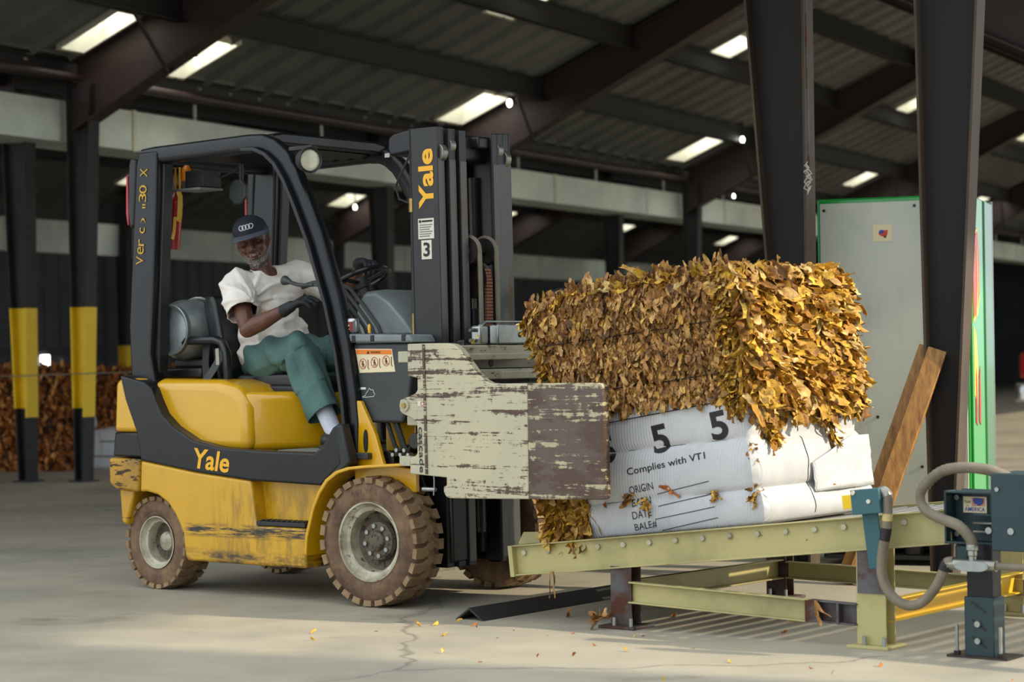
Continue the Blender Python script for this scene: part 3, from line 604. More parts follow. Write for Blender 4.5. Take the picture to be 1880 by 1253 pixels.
# counterweight
FP(MB().prism([(-1.602, .985), (-1.56, 1.008), (-1.44, 1.0), (-1.40, .745), (-1.616, .745)], .0, WH), 'counterweight', 'yellow_paint', bev=.035, seg=4)
FP(MB().prism([(-1.616, .745), (-1.40, .745), (-1.38, .622), (-1.63, .628)], .004, WH - .004), 'counterweight_band', 'black_paint', bev=.012)
FP(MB().prism([(-1.642, .622), (-1.430, .618), (-1.440, .462), (-1.60, .474), (-1.642, .50)], -.012, WH + .012), 'counterweight_bumper', 'yellow_scraped', bev=.014, seg=3)
FP(MB().prism([(-1.605, .474), (-1.50, .47), (-1.555, .30), (-1.592, .31)], .02, WH - .02), 'counterweight_skirt', 'yellow_dirty', bev=.012)
FP(MB().box((-1.52, .2, .25), (-1.1, WH - .2, .9)), 'rear_core', 'dark_metal')
FP(MB().cyl((-1.53, .16, 1.0), (-1.53, .16, 1.035), .022, 12), 'filler_cap', 'yellow_paint', bev=.004)
# black sweep along the side, one for each flank
sw = [(-1.567, 1.02), (-1.40, .985), (-1.352, .955), (-1.325, .90), (-1.285, .835), (-1.21, .776), (-1.077, .714), (-.906, .682), (-.635, .671), (-.31, .668), (-.255, .70), (-.20, .78), (-.165, .80), (-.150, .62), (-.272, .523), (-.707, .534), (-1.058, .564), (-1.428, .612), (-1.455, .745), (-1.53, .90)]
for y0, y1 in ((-.004, .10), (WH - .10, WH + .004)): FP(MB().prism(sw, y0, y1), 'side_sweep', 'black_paint', bev=.010, seg=3)
text('side_lettering', 'Yale', 'lettering_yellow', F, (-1.071, -.0045, .585), (1, 0, -.085), (.085, 0, 1), .094, width=.232, off=.022, shear=.12)
FP(MB().box((-.62, .06, .640), (-.05, WH - .06, .668)), 'floor_plate', 'dark_grey_plastic', bev=.004)
m = MB()
for i in range(12): m.box((-.60, .07 + i * .02, .668), (-.30, .08 + i * .02, .673))
FP(m, 'floor_mat', 'grey_plastic')
kick = [(-.27, .53), (-.265, .70), (-.20, .785), (-.15, .80), (-.10, .63), (-.13, .60)]
FP(MB().prism(kick, -.002, .06), 'kick_panel', 'black_plastic', bev=.012)
# hood
hd = [(-1.43, .66), (-1.43, .975), (-1.36, 1.0), (-.97, .992), (-.86, .965), (-.80, .925), (-.775, .86), (-.77, .66)]
FP(MB().prism(hd, .055, WH - .055), 'hood', 'yellow_paint', bev=.05, seg=6)
FP(MB().prism([(-.90, .075), (-.80, .075), (-.72, .15), (-.60, .30), (-.56, .42), (-.56, .62), (-.60, .74), (-.72, .89), (-.80, WH - .075), (-.90, WH - .075)], .66, .935, axis='z'), 'seat_riser', 'yellow_paint', bev=.04, seg=6, smooth=60)
# fenders
def fender(y0, y1):
    pts = [(-.372, .22), (-.365, .30), (-.323, .43), (-.285, .50), (-.239, .553), (-.18, .59), (-.109, .609), (-.02, .618), (.08, .624), (.215, .632)]
    inner = [(x + .014, z - .012) for x, z in pts]; return FP(MB().prism(pts + inner[::-1], y0, y1), 'fender', 'yellow_paint', bev=.004)
fender(-.012, .22); fender(WH - .22, WH + .012)
for y0, y1 in ((.20, .225), (WH - .225, WH - .20)):
    FP(MB().prism([(-.155, .90), (-.115, .895), (-.03, .745), (.012, .62), (.20, .60), (.20, .50), (-.155, .50)], y0 - .11 if y0 < .5 else y0 + .11, y1 - .11 if y0 < .5 else y1 + .11), 'tilt_bracket', 'yellow_paint', bev=.005)
m = MB(); m.prism([(-.084 + .012 * math.cos(a), .72 + .05 * math.sin(a)) for a in [i * PI / 8 for i in range(16)]], .084, .0895); FP(m, 'bracket_slot', 'rubber')
FP(MB().box((-.12, .26, .44), (.06, WH - .26, .86)), 'front_bulkhead', 'yellow_paint', bev=.01)
# tilt cylinder, hoses
FP(MB().cyl((-.02, .20, .64), (.10, .20, .69), .026, 16), 'tilt_cylinder', 'black_paint'); FP(MB().cyl((.09, .20, .685), (.16, .20, .715), .013, 12), 'tilt_rod', 'brass')
FP(MB().cyl((.0, .13, .635), (.0, .23, .635), .042, 20), 'pivot_pin', 'black_paint', bev=.004); FP(MB().cyl((.15, .14, .72), (.15, .24, .72), .035, 20), 'pivot_pin', 'dark_metal', bev=.004)
for i, (dx, dy) in enumerate(((0, 0), (.03, .015), (.055, .0))):
    FP(MB().tube([(-.04 + dx, .16 + dy, .90), (-.01 + dx, .15 + dy, .80), (.03 + dx, .15 + dy, .70), (.09 + dx, .17 + dy, .60), (.12 + dx, .20 + dy, .48), (.12 + dx, .22, .36)], .010, 8), 'hydraulic_hose', 'rubber')
for i in range(5): FP(MB().cyl((.04 + .022 * i, .12, .66 + .02 * (i % 2)), (.04 + .022 * i, .15, .66 + .02 * (i % 2)), .009, 8), 'hose_fitting', 'zinc')
# dash: black side box with label, top ledge, cowl
db = [(-.206, 1.150), (-.165, .862), (-.12, .80), (.10, .80), (.13, .86), (.18, 1.150)]
FP(MB().prism(db, .12, WH - .12), 'dash_box', 'dark_grey_plastic', bev=.012, seg=3)
FP(MB().prism([(-.235, 1.155), (-.225, 1.195), (.165, 1.185), (.185, 1.150)], .10, WH - .10), 'dash_ledge', 'grey_plastic', bev=.010, seg=3)
for x in (-.17, -.06, .12): FP(MB().box((x, .097, 1.158), (x + .022, .12, 1.186), Matrix.Translation((0, 0, 0))), 'ledge_slot', 'rubber', bev=.003)
cw = [(-.34, 1.19), (-.33, 1.33), (-.285, 1.392), (-.21, 1.396), (-.12, 1.345), (-.03, 1.26), (.03, 1.19)]
m = MB(); ys = [.33, .37, .67, .71]; 
def cwring(y, s): return [Vector((-.15 + (x + .15) * s, y, 1.19 + (z - 1.19) * s)) for x, z in cw]
rings = [cwring(.30, .90), cwring(.33, .97), cwring(.38, 1.0), cwring(.66, 1.0), cwring(.71, .97), cwring(.74, .90)]; n = len(cw); vs = [p for r_ in rings for p in r_]
m.add(vs, [(i * n + j, (i + 1) * n + j, (i + 1) * n + (j + 1) % n, i * n + (j + 1) % n) for i in range(5) for j in range(n)] + [list(range(n)), list(range(6 * n - 1, 5 * n - 1, -1))]); FP(m, 'cowl', 'grey_plastic', smooth=50, bev=.008)
FP(MB().box((-.12, .74, 1.26), (-.02, .86, 1.36)), 'display_pod', 'dark_grey_plastic', bev=.01)
# steering wheel and column
sc = Vector((-.480, .52, 1.452)); sn = Vector((-.40, 0, .92)).normalized(); su = Vector((.92, 0, .40)).normalized()
ring = [sc + su * .135 * math.cos(a) + Vector((0, 1, 0)) * .135 * math.sin(a) for a in [i * 2 * PI / 40 for i in range(40)]]
sw_ = FP(MB().tube(ring, .013, 10, closed=True), 'steering_wheel', 'black_vinyl')
for a in (.5, 2.6, 4.7): MB().sweep([(-.014, -.004), (.014, -.004), (.014, .004), (-.014, .004)], [sc - sn * .02, sc + (su * math.cos(a) + Vector((0, 1, 0)) * math.sin(a)) * .13], ups=tuple(sn)).build('spoke', 'black_plastic', sw_, bev=.003)
MB().cyl(sc - sn * .05, sc + sn * .004, .035, 20).build('wheel_hub', 'black_plastic', sw_, bev=.004)
pass
FP(MB().tube([sc - sn * .03, sc - sn * .12, Vector((-.30, .52, 1.19)), Vector((-.24, .52, .9)), Vector((-.2, .52, .68))], .03, 14), 'steering_column', 'black_plastic')
# hydraulic levers: four bent bars sweeping down beside the cowl
for i in range(4):
    y = .15 + .048 * i; dx = .055
    FP(MB().sweep([(-.005, -.008), (.005, -.008), (.005, .008), (-.005, .008)], [(-.50 + dx, y, 1.42), (-.44 + dx, y, 1.418), (-.40 + dx, y, 1.40), (-.33 + dx, y, 1.33), (-.27 + dx, y, 1.265), (-.235 + dx, y, 1.225), (-.215 + dx, y, 1.18)], ups=(.2, 0, 1)), 'hydraulic_lever', 'dark_grey_plastic', bev=.002)
lv = FP(MB().tube([(-.44, .15, 1.42), (-.50, .155, 1.42), (-.56, .17, 1.425), (-.62, .19, 1.437)], .009, 10), 'control_lever', 'dark_grey_plastic')
MB().lathe([(.006, 0), (.009, .02), (.014, .045), (.021, .075), (.023, .084), (.019, .090), (0, .091)], Matrix.Translation((-.60, .185, 1.434)) @ Vector((-.115, .04, .022)).to_track_quat('Z', 'Y').to_matrix().to_4x4(), 20).build('lever_knob', 'dark_grey_plastic', lv)
FP(MB().tube([(-.56, .20, 1.415), (-.50, .22, 1.432), (-.46, .23, 1.428)], .012, 10), 'direction_lever', 'dark_grey_plastic')
FP(MB().lathe([(0, 0), (.006, .0), (.007, .03), (.003, .04), (0, .041)], Matrix.Translation((-.10, .14, 1.196)), 10), 'yellow_button', 'lettering_yellow')
# warning label: cream plate, orange header, three red prohibition rings with small figures
def lay(name, pts, mat, y=.1200, parent=None, t=.0012): return MB().prism(pts, y - t, y).build(name, mat, parent or F)
wl = lay('warning_label', [(-.166, 1.127), (.047, 1.124), (.065, 1.024), (-.142, 1.020)], 'decal_cream')
lay('warning_header', [(-.162, 1.123), (.043, 1.120), (.046, 1.100), (-.158, 1.103)], 'warning_orange', .1188, wl)
text('warning_text', 'WARNING', 'ink', wl, (-.075, .1176, 1.106), (1, 0, -.015), (0, 0, 1), .010, width=.058, off=.01)
lay('warning_triangle', [(-.098, 1.104), (-.082, 1.104), (-.090, 1.118)], 'ink', .1176, wl)
for i in range(3):
    cx = -.122 + .068 * i; cz = 1.060 + .006 * i; rg = [Vector((cx + .020 * math.cos(a), .1186, cz + .022 * math.sin(a))) for a in [k * PI / 12 for k in range(24)]]
    MB().tube(rg, .0016, 6, closed=True).build('prohibition_ring', 'warning_red', wl); MB().tube([(cx - .014, .1184, cz + .016), (cx + .014, .1184, cz - .016)], .0014, 6).build('prohibition_bar', 'warning_red', wl)
    q = MB(); q.ell((cx, .1187, cz + .010), (.004, .0008, .004), n=10); q.tube([(cx, .1187, cz + .006), (cx, .1187, cz - .006)], .0026, 6)
    for s_ in (-1, 1): q.tube([(cx, .1187, cz - .005), (cx + s_ * .006, .1187, cz - .017)], .0016, 5); q.tube([(cx, .1187, cz + .004), (cx + s_ * .008, .1187, cz - .004)], .0014, 5)
    q.tube([(cx + .030, .1187, cz + .018), (cx + .030, .1187, cz - .018), (cx + .036, .1187, cz - .024)], .0022, 5); q.build('pictogram_figure', 'ink', wl)
kt = [(-.128, .915), (-.112, .918), (-.104, .932), (-.095, .94), (-.088, .952), (-.078, .944), (-.066, .945), (-.060, .932), (-.055, .926), (-.063, .915), (-.128, .911)]
MB().tube([Vector((x, .1192, z)) for x, z in kt], .0013, 6, closed=True).build('state_outline_decal', 'white_line', F); lay('state_outline_text', [(-.138, .956), (-.108, .956), (-.108, .946), (-.138, .946)], 'white_line')
# --- overhead guard
def rrect(a, b, r=.3, n=3):
    pts = []
    for sx, sy, a0 in ((1, 1, 0), (-1, 1, PI / 2), (-1, -1, PI), (1, -1, 3 * PI / 2)):
        for k in range(n + 1):
            q = a0 + PI / 2 * k / n; pts.append((sx * (a - r * a) + r * a * math.cos(q), sy * (b - r * b) + r * b * math.sin(q)))
    return pts
fp_path = [(-1.49, 2.062), (-1.42, 2.068), (-1.1, 2.075), (-.78, 2.082), (-.70, 2.078), (-.635, 2.052), (-.575, 2.005), (-.52, 1.93), (-.47, 1.84), (-.375, 1.64), (-.27, 1.35), (-.215, 1.14), (-.178, .93), (-.165, .80), (-.172, .66), (-.178, .60)]
for y in (.115, WH - .115):
    s_ = 1 if y < .5 else -1
    FP(MB().sweep(rrect(.042, .036, .6), [(x, y, z) for x, z in fp_path], ups=(0, 1, 0)), 'guard_side_rail', 'black_paint', smooth=50)
    FP(MB().sweep(rrect(.010, .012, .4), [(x - .012 * 0, y - s_ * .05, z) for x, z in [(p[0] - .018, p[1] - .03) for p in fp_path[3:]]], ups=(0, 1, 0)), 'guard_rail_rib', 'black_paint', smooth=50)
    rp = [(-1.567, 1.02), (-1.578, 1.25), (-1.53, 1.85), (-1.515, 2.03), (-1.495, 2.085), (-1.37, 2.085), (-1.368, 2.03), (-1.375, 1.85), (-1.405, 1.40), (-1.43, 1.12), (-1.40, .985), (-1.45, .90), (-1.54, .92)]
    FP(MB().prism(rp, y - .045, y + .025), 'guard_rear_pillar', 'black_paint', bev=.012, seg=3)
    FP(MB().prism([(-1.45, 1.0), (-1.43, 1.30), (-1.395, 1.86), (-1.385, 2.03), (-1.352, 2.03), (-1.360, 1.86), (-1.398, 1.30), (-1.41, 1.0)], y - .01, y + .05), 'guard_inner_pillar', 'black_plastic', bev=.006)
    FP(MB().prism([(-1.548, 2.06), (-1.56, 2.03), (-1.572, 1.80), (-1.555, 1.72), (-1.528, 1.74), (-1.51, 2.05)], y - .05, y + .06), 'tail_lamp_guard', 'black_plastic', bev=.01)
    FP(MB().prism([(-1.575, 1.98), (-1.58, 1.80), (-1.57, 1.74), (-1.562, 1.74), (-1.566, 1.98)], y - .052, y + .0), 'tail_lamp', 'red_reflector', bev=.003)
for i, (ch, z, q) in enumerate((('X', 1.985, 1), ('0', 1.905, 1), ('3', 1.865, 1), ('"', 1.835, .5), (')', 1.765, .6), ('c', 1.715, .7), ('r', 1.655, .8), ('e', 1.615, .9), ('V', 1.565, 1))):
    x = -1.46 + (z - 1.98) * .085
    text('stencil_lettering', ch, 'stencil_yellow', F, (x + .028 * 1, .0675, z - .02), (.08, 0, 1), (-1, 0, .08), .050 * q, width=.040 * q)
# front cross plate with rounded ends, rear cross bar, roof slats
cp = [(.10, 2.085), (.13, 2.12), (.20, 2.132), (.84, 2.132), (.91, 2.12), (.94, 2.085), (.94, 2.06), (.90, 2.066), (.84, 2.078), (.20, 2.078), (.14, 2.066), (.10, 2.06)]
FP(MB().prism(cp, -.72, -.66, axis='x'), 'guard_front_bar', 'black_paint', bev=.01)
for i in range(7):
    x = -1.36 + i * .095; FP(MB().prism([(x, 2.07), (x + .052, 2.085), (x + .056, 2.073), (x + .004, 2.056)], .14, WH - .14), 'guard_slat', 'black_paint', bev=.003)
FP(MB().box((-1.48, .12, 2.02), (-1.41, WH - .12, 2.085)), 'guard_rear_bar', 'black_paint', bev=.01)
lay('guard_sticker', [(-.63, 2.075), (-.60, 2.075), (-.60, 2.055), (-.63, 2.055)], 'white_label', WH - .165)
# work lamp at the front of the guard
lp = Matrix.Translation((-.365, .05, 1.975)) @ Vector((.93, -.36, -.06)).to_track_quat('Z', 'Y').to_matrix().to_4x4()
hl = FP(MB().lathe([(0, -.07), (.03, -.068), (.05, -.04), (.057, 0), (.057, .012), (.050, .014)], lp, 24, cap=False), 'work_lamp', 'dark_grey_plastic')
MB().lathe([(0, .006), (.03, .010), (.048, .006), (.050, .0)], lp, 24).build('lamp_lens', 'lens_glass', hl); MB().lathe([(.048, .010), (.056, .018), (.059, .010), (.057, 0)], lp, 24, cap=False).build('lamp_bezel', 'black_plastic', hl)
MB().box((-.50, .06, 2.025), (-.36, .10, 2.045)).build('lamp_bracket', 'dark_metal', hl, bev=.003)
# interior mirror, beacon box
mr = FP(MB().prism([(.062 * math.cos(a), .066 * math.sin(a)) for a in [PI / 8 + i * PI / 4 for i in range(8)]], -.02, .0, Matrix.Translation((-1.165, .42, 1.895))), 'dome_mirror', 'dark_grey_plastic', bev=.012, seg=3)
MB().tube([(-1.165, .43, 1.94), (-1.165, .43, 2.03)], .012, 8).build('mirror_arm', 'black_plastic', mr); FP(MB().tube([(-1.36, .30, 1.955), (-1.30, .35, 1.95), (-1.24, .38, 1.97), (-1.19, .42, 2.0), (-1.17, .43, 2.035)], .005, 6), 'cable', 'rubber')
bx = FP(MB().box((-1.375, .26, 1.918), (-1.25, .38, 2.0)), 'beacon_box', 'black_plastic', bev=.004)
MB().box((-1.43, .24, 1.905), (-1.25, .39, 1.915)).build('beacon_tray', 'grey_plastic', bx); 
bc = FP(MB().lathe([(0, .0), (.026, 0), (.026, .035), (.022, .06), (.012, .075), (0, .078)], Matrix.Translation((-1.395, .29, 1.955)), 20), 'beacon', 'orange_plastic')
for x, y in ((-1.43, .25), (-1.40, .25), (-1.43, .33)): FP(MB().tube([(x, y, 1.91), (x, y, 2.02)], .005, 6), 'beacon_cage_bar', 'lettering_yellow')
# seat
st = FP(MB().prism([(-1.10, .955), (-1.10, 1.0), (-1.06, 1.018), (-.62, 1.02), (-.56, 1.0), (-.55, .965), (-.60, .945)], .30, .80), 'seat_cushion', 'black_vinyl', bev=.03, seg=5)
FP(MB().prism([(-1.12, .925), (-1.12, .962), (-.57, .962), (-.57, .93)], .28, .82), 'seat_base', 'black_plastic', bev=.012, seg=3)
FP(MB().prism([(-1.10, .98), (-1.19, 1.36), (-1.215, 1.40), (-1.26, 1.395), (-1.28, 1.36), (-1.19, .98)], .27, .80), 'seat_back', 'black_vinyl', bev=.035, seg=5)
ar = FP(MB().tube([(-1.335, .20, 1.165), (-1.31, .20, 1.18), (-1.12, .20, 1.18), (-1.075, .20, 1.165), (-1.05, .20, 1.12), (-1.045, .205, 1.02), (-1.05, .21, .97)], .022, 10, scl=[.7, 1, 1, 1, 1, 1, .9]), 'armrest', 'black_vinyl')
FP(MB().sweep([(-.022, -.002), (.022, -.002), (.022, .002), (-.022, .002)], [(-1.22, .24, 1.17), (-1.21, .22, 1.08), (-1.20, .215, .99)], ups=(0, 1, 0)), 'seat_belt', 'rubber')
FP(MB().sweep([(-.020, -.002), (.020, -.002), (.020, .002), (-.020, .002)], [(-1.08, .22, 1.14), (-1.13, .21, 1.06), (-1.19, .20, .985)], ups=(0, 1, 0)), 'seat_belt', 'dark_grey_plastic')
FP(MB().sweep([(-.012, -.004), (.012, -.004), (.012, .004), (-.012, .004)], [(-1.095, .185, 1.14), (-1.09, .185, 1.06)], ups=(0, 1, 0)), 'belt_buckle', 'bare_steel', bev=.002)
# gas bottle cradle
FP(MB().box((-1.50, .22, 1.0), (-1.24, .86, 1.05)), 'bottle_cradle', 'black_paint', bev=.012); FP(MB().box((-1.47, .26, 1.05), (-1.26, .82, 1.09)), 'bottle_cradle', 'black_plastic', bev=.012)
for y in (.34, .72): FP(MB().tube([(-1.38 + .152 * math.cos(a), y, 1.235 + .152 * math.sin(a)) for a in [i * PI / 16 - PI * .1 for i in range(20)]], .008, 6), 'bottle_strap', 'bare_steel')
# --- mast: three nested channels a side, tilted back a touch
MT = Matrix.Translation((.17, 0, .16)) @ Matrix.Rotation(math.radians(-.9), 4, 'Y') @ Matrix.Translation((-.17, 0, -.16))
def chan(y0, sgn, x0, x1, z0, z1, mat, name, edge=True):
    # C channel: web at y0, flanges toward sgn*y
    T = .012; D = .050; m = MB()
    for a, b in (((x0, y0, z0), (x1, y0 + sgn * T, z1)), ((x1 - .016, y0, z0), (x1, y0 + sgn * D, z1)), ((x0, y0, z0), (x0 + .016, y0 + sgn * D, z1))):
        m.box((a[0], min(a[1], b[1]), a[2]), (b[0], max(a[1], b[1]), b[2]), MT)
    o = FP(m, name, mat, bev=.003)
    if edge:
        ya, yb = sorted((y0 + sgn * .0, y0 + sgn * (D - .002))); e = MB(); e.box((x1 - .001, ya + .004, z0 + .02), (x1 + .0015, yb, z1 - .14), MT); e.build('worn_flange', 'mast_edge', o)
    return o
for sgn, ye in ((1, .255), (-1, .785)):
    chan(ye, sgn, .075, .235, .16, 2.10, 'mast_steel', 'outer_mast_rail'); chan(ye + sgn * .062, sgn, .085, .250, .16, 2.095, 'mast_steel', 'middle_mast_rail'); chan(ye + sgn * .122, sgn, .095, .262, .16, 2.09, 'mast_steel', 'inner_mast_rail')
    for k, (dy, zz) in enumerate(((.036, 1.985), (.094, 2.02))):
        y = ye + sgn * dy; FP(MB().cyl(MT @ Vector((.215, y - .018, zz)), MT @ Vector((.215, y + .018, zz)), .042, 20), 'mast_roller', 'bare_steel', bev=.003)
# cross heads
FP(MB().prism([(-.05, 1.99), (-.065, 2.02), (-.06, 2.075), (-.03, 2.09), (.075, 2.105), (.09, 2.06), (.08, 2.0)], .27, .77, MT), 'mast_rear_crosshead', 'black_paint', bev=.012, seg=3)
FP(MB().box((.10, .36, 1.96), (.20, .68, 2.085), MT), 'mast_top_tie', 'mast_steel', bev=.02, seg=3); FP(MB().box((.18, .54, 2.02), (.245, .66, 2.075), MT), 'mast_top_tie', 'mast_steel', bev=.01)
FP(MB().box((.08, .27, .22), (.12, .77, .50), MT), 'mast_lower_tie', 'mast_steel', bev=.01); FP(MB().box((.08, .27, .18), (.255, .40, .5), MT), 'mast_foot', 'mast_steel', bev=.01)
for y in (.40, .64): FP(MB().cyl(MT @ Vector((.13, y, .2)), MT @ Vector((.13, y, 1.90)), .026, 14), 'lift_cylinder', 'dark_metal')
FP(MB().cyl((.20, .52, .3), (.19, .52, 1.30), .036, 16), 'free_lift_cylinder', 'mast_steel'); FP(MB().cyl((.12, .46, 1.3), (.12, .46, 1.95), .011, 10), 'cylinder_rod', 'brass'); FP(MB().cyl((.13, .49, 1.3), (.13, .49, 1.95), .014, 10), 'cylinder_rod', 'bare_steel')
# pulleys with hoses over them, leaf chain
for y in (.455, .575):
    FP(MB().lathe([(.028, -.013), (.062, -.013), (.055, -.004), (.055, .004), (.062, .013), (.028, .013)], Matrix.Translation((.215, y, 1.555)) @ Matrix.Rotation(PI / 2, 4, 'X'), 28), 'hose_pulley', 'dark_metal')
    FP(MB().tube([(.150, y, 1.0), (.152, y, 1.5)] + [(.215 - .064 * math.cos(a), y, 1.555 + .064 * math.sin(a)) for a in [i * PI / 10 for i in range(11)]] + [(.282, y, 1.45), (.286, y, 1.16)], .011, 8), 'pulley_hose', 'conduit')
FP(MB().cyl((.215, .44, 1.555), (.215, .59, 1.555), .016, 12), 'pulley_axle', 'dark_metal'); FP(MB().cyl((.215, .40, 1.555), (.215, .44, 1.555), .02, 12), 'pulley_axle', 'bare_steel')
m = MB(); z = 1.22
while z < 1.48:
    for k in range(4): m.box((.272 - max(0, z - 1.43) * .25, .498 + k * .011, z), (.284 - max(0, z - 1.43) * .25, .506 + k * .011, z + .0105))
    z += .0145
ch_ = FP(m, 'lift_chain', 'chain_rust'); 
FP(MB().lathe([(.02, -.02), (.085, -.02), (.078, -.012), (.078, .012), (.085, .02), (.02, .02)], Matrix.Translation((.20, .515, 1.43)) @ Matrix.Rotation(PI / 2, 4, 'X'), 28), 'chain_pulley', 'dark_metal')
# mast side decals
text('mast_lettering', 'Yale', 'lettering_yellow', F, MT @ Vector((.212, .2545, 1.742)), MT.to_3x3() @ Vector((0, 0, 1)), MT.to_3x3() @ Vector((-1, 0, 0)), .085, width=.262, off=.03)
def mdec(name, x0, x1, z0, z1, mat, yo=.0): return MB().prism([(x0, z0), (x1, z0), (x1, z1), (x0, z1)], .2535 - yo, .255 - yo, MT).build(name, mat, F)
p_ = mdec('mast_plate', .118, .208, 1.608, 1.698, 'white_label'); 
for i in range(6):
    q = MB().prism([(.126, 1.668 - i * .010), (.200 - (i % 3) * .008, 1.668 - i * .010), (.200 - (i % 3) * .008, 1.6715 - i * .010), (.126, 1.6715 - i * .010)], .2522, .2534, MT); q.build('plate_text_line', 'ink_soft', p_)
q = MB().prism([(.124, 1.680), (.136, 1.680), (.136, 1.692), (.124, 1.692)], .2522, .2534, MT); q.build('plate_logo', 'ink', p_); q = MB().prism([(.140, 1.682), (.200, 1.682), (.200, 1.690), (.140, 1.690)], .2522, .2534, MT); q.build('plate_heading', 'ink', p_)
p_ = mdec('number_plate', .134, .192, 1.518, 1.602, 'white_label'); text('plate_digit', '3', 'ink', p_, MT @ Vector((.146, .2522, 1.530)), (1, 0, 0), (0, 0, 1), .062, width=.036, off=.02)
FP(MB().cyl((.055, .262, .9), (.050, .262, 2.0), .007, 8), 'mast_pipe', 'dark_metal'); FP(MB().cyl((.055, .262, 1.16), (.055, .262, 1.28), .009, 8), 'pipe_coupling', 'brass'); FP(MB().cyl((.052, .262, 1.73), (.052, .262, 1.79), .014, 8), 'pipe_coupling', 'brass')
FP(MB().tube([(.05, .262, 1.99), (.02, .25, 1.93), (-.03, .25, 1.85), (-.01, .25, 1.79), (.03, .255, 1.775), (.05, .262, 1.77)], .005, 6), 'cable', 'rubber')
# --- bale clamp
cl = [(.377, 1.143), (.50, 1.144), (.600, 1.143), (.625, 1.138), (.658, 1.118), (.697, 1.073), (.742, 1.022), (.784, .990), (.812, .978), (.845, .975), (1.346, .978), (1.366, .975), (1.374, .964), (1.378, .535), (1.372, .523), (1.359, .519), (.595, .502), (.575, .508), (.563, .525), (.561, .551), (.578, .554), (.579, .588), (.382, .599), (.383, .668), (.410, .674), (.422, .684), (.424, .794), (.418, .815), (.395, .832), (.345, .850), (.330, .862), (.331, .907), (.415, .935), (.428, .950), (.428, 1.0), (.375, 1.01)]
SPL = 1.003
ca = [p for p in cl if p[0] < SPL] ; i0 = [i for i, p in enumerate(cl) if p[0] > SPL]
ca = cl[:i0[0]] + [(SPL, .976), (SPL, .511)] + cl[i0[-1] + 1:]; cb = [(SPL, .976)] + [cl[i] for i in i0] + [(SPL, .511)]
for ya, yb, s_ in ((-.165, -.125, 1), (1.285, 1.325, -1)):
    am = FP(MB().prism(ca, ya, yb), 'clamp_arm', 'clamp_cream', bev=.004); pd = FP(MB().prism(cb, ya, yb), 'clamp_pad', 'clamp_brown', bev=.004)
    yo = ya if s_ > 0 else yb; e = -1 if s_ > 0 else 1
    MB().prism([(.460, 1.14), (.472, 1.14), (.480, .60), (.468, .60)], min(yo, yo + e * .004), max(yo, yo + e * .004)).build('weld_ridge', 'clamp_brown', am)
    MB().cyl((.360, yo, .885), (.360, yo + e * .008, .885), .024, 24).build('pivot_cap', 'clamp_body', am); MB().cyl((.360, yo + e * .008, .885), (.360, yo + e * .014, .885), .012, 6).build('pivot_bolt', 'brass', am)
    for z0, z1 in ((1.065, 1.112), (.630, .672)): MB().box((.318, ya + .006, z0), (.38, yb - .006, z1)).build('stop_block', 'clamp_body', am, bev=.004)
    if s_ > 0:
        am0 = am
        sd_ = MB().prism([(.432, .903), (.466, .902), (.466, .882), (.432, .883)], -.1675, -.165).build('clamp_sticker', 'white_label', am); MB().tube([(.456 + .008 * math.cos(a), -.168, .8925 + .008 * math.sin(a)) for a in [k * PI / 8 for k in range(16)]], .0014, 5, closed=True).build('sticker_ring', 'warning_red', am)
text('clamp_lettering', 'cascade', 'ink', am0, (.432, -.1655, .795), (0.02, 0, -1), (1, 0, .02), .026, width=.19, off=.01)
# carriage, slide beams
FP(MB().box((.275, .28, .52), (.325, .76, 1.16)), 'carriage_plate', 'black_paint', bev=.008)
for z0, z1 in ((1.085, 1.135), (.985, 1.03), (.80, .85), (.66, .71)): FP(MB().box((.325, .10, z0), (.415, .96, z1)), 'slide_beam', 'clamp_body', bev=.006)
FP(MB().box((.335, -.125, 1.070), (.43, .62, 1.098)), 'clamp_arm_slide', 'clamp_body', bev=.004); FP(MB().box((.335, .42, .985), (.43, 1.285, 1.02)), 'clamp_arm_slide', 'clamp_body', bev=.004)
FP(MB().box((.335, -.125, .80), (.43, .60, .84)), 'clamp_arm_slide', 'clamp_body', bev=.004); FP(MB().box((.335, .42, .70), (.43, 1.285, .74)), 'clamp_arm_slide', 'clamp_body', bev=.004)
FP(MB().box((.33, .08, 1.035), (.36, .98, 1.075)), 'slide_backing', 'clamp_body'); FP(MB().box((.345, .20, .88), (.40, .9, .97)), 'clamp_cylinder_box', 'clamp_body', bev=.02)
FP(MB().lathe([(.010, 0), (.016, 0), (.016, .004), (.010, .004)], Matrix.Translation((.415, .35, 1.055)) @ Matrix.Rotation(PI / 2, 4, 'Y'), 20), 'ring_mark', 'ink')
vb = FP(MB().box((.37, .40, 1.14), (.42, .70, 1.225)), 'valve_block', 'zinc', bev=.006, label='pale zinc valve block'); MB().box((.36, .28, 1.138), (.415, .34, 1.22)).build('valve_bracket', 'zinc', vb, bev=.01)
MB().sweep([(-.004, -.012), (.004, -.012), (.004, .012), (-.004, .012)], [(.40, .30, 1.14), (.40, .30, 1.22), (.40, .33, 1.238), (.40, .66, 1.238), (.40, .70, 1.225)], ups=(1, 0, 0)).build('valve_cover', 'zinc', vb, bev=.002)
MB().cyl((.42, .56, 1.18), (.425, .56, 1.18), .012, 12).build('valve_port', 'dark_metal', vb)
for z in (1.155, 1.20): MB().cyl((.39, .24, z), (.39, .30, z), .008, 8).build('valve_hose_end', 'rusty_steel', vb)
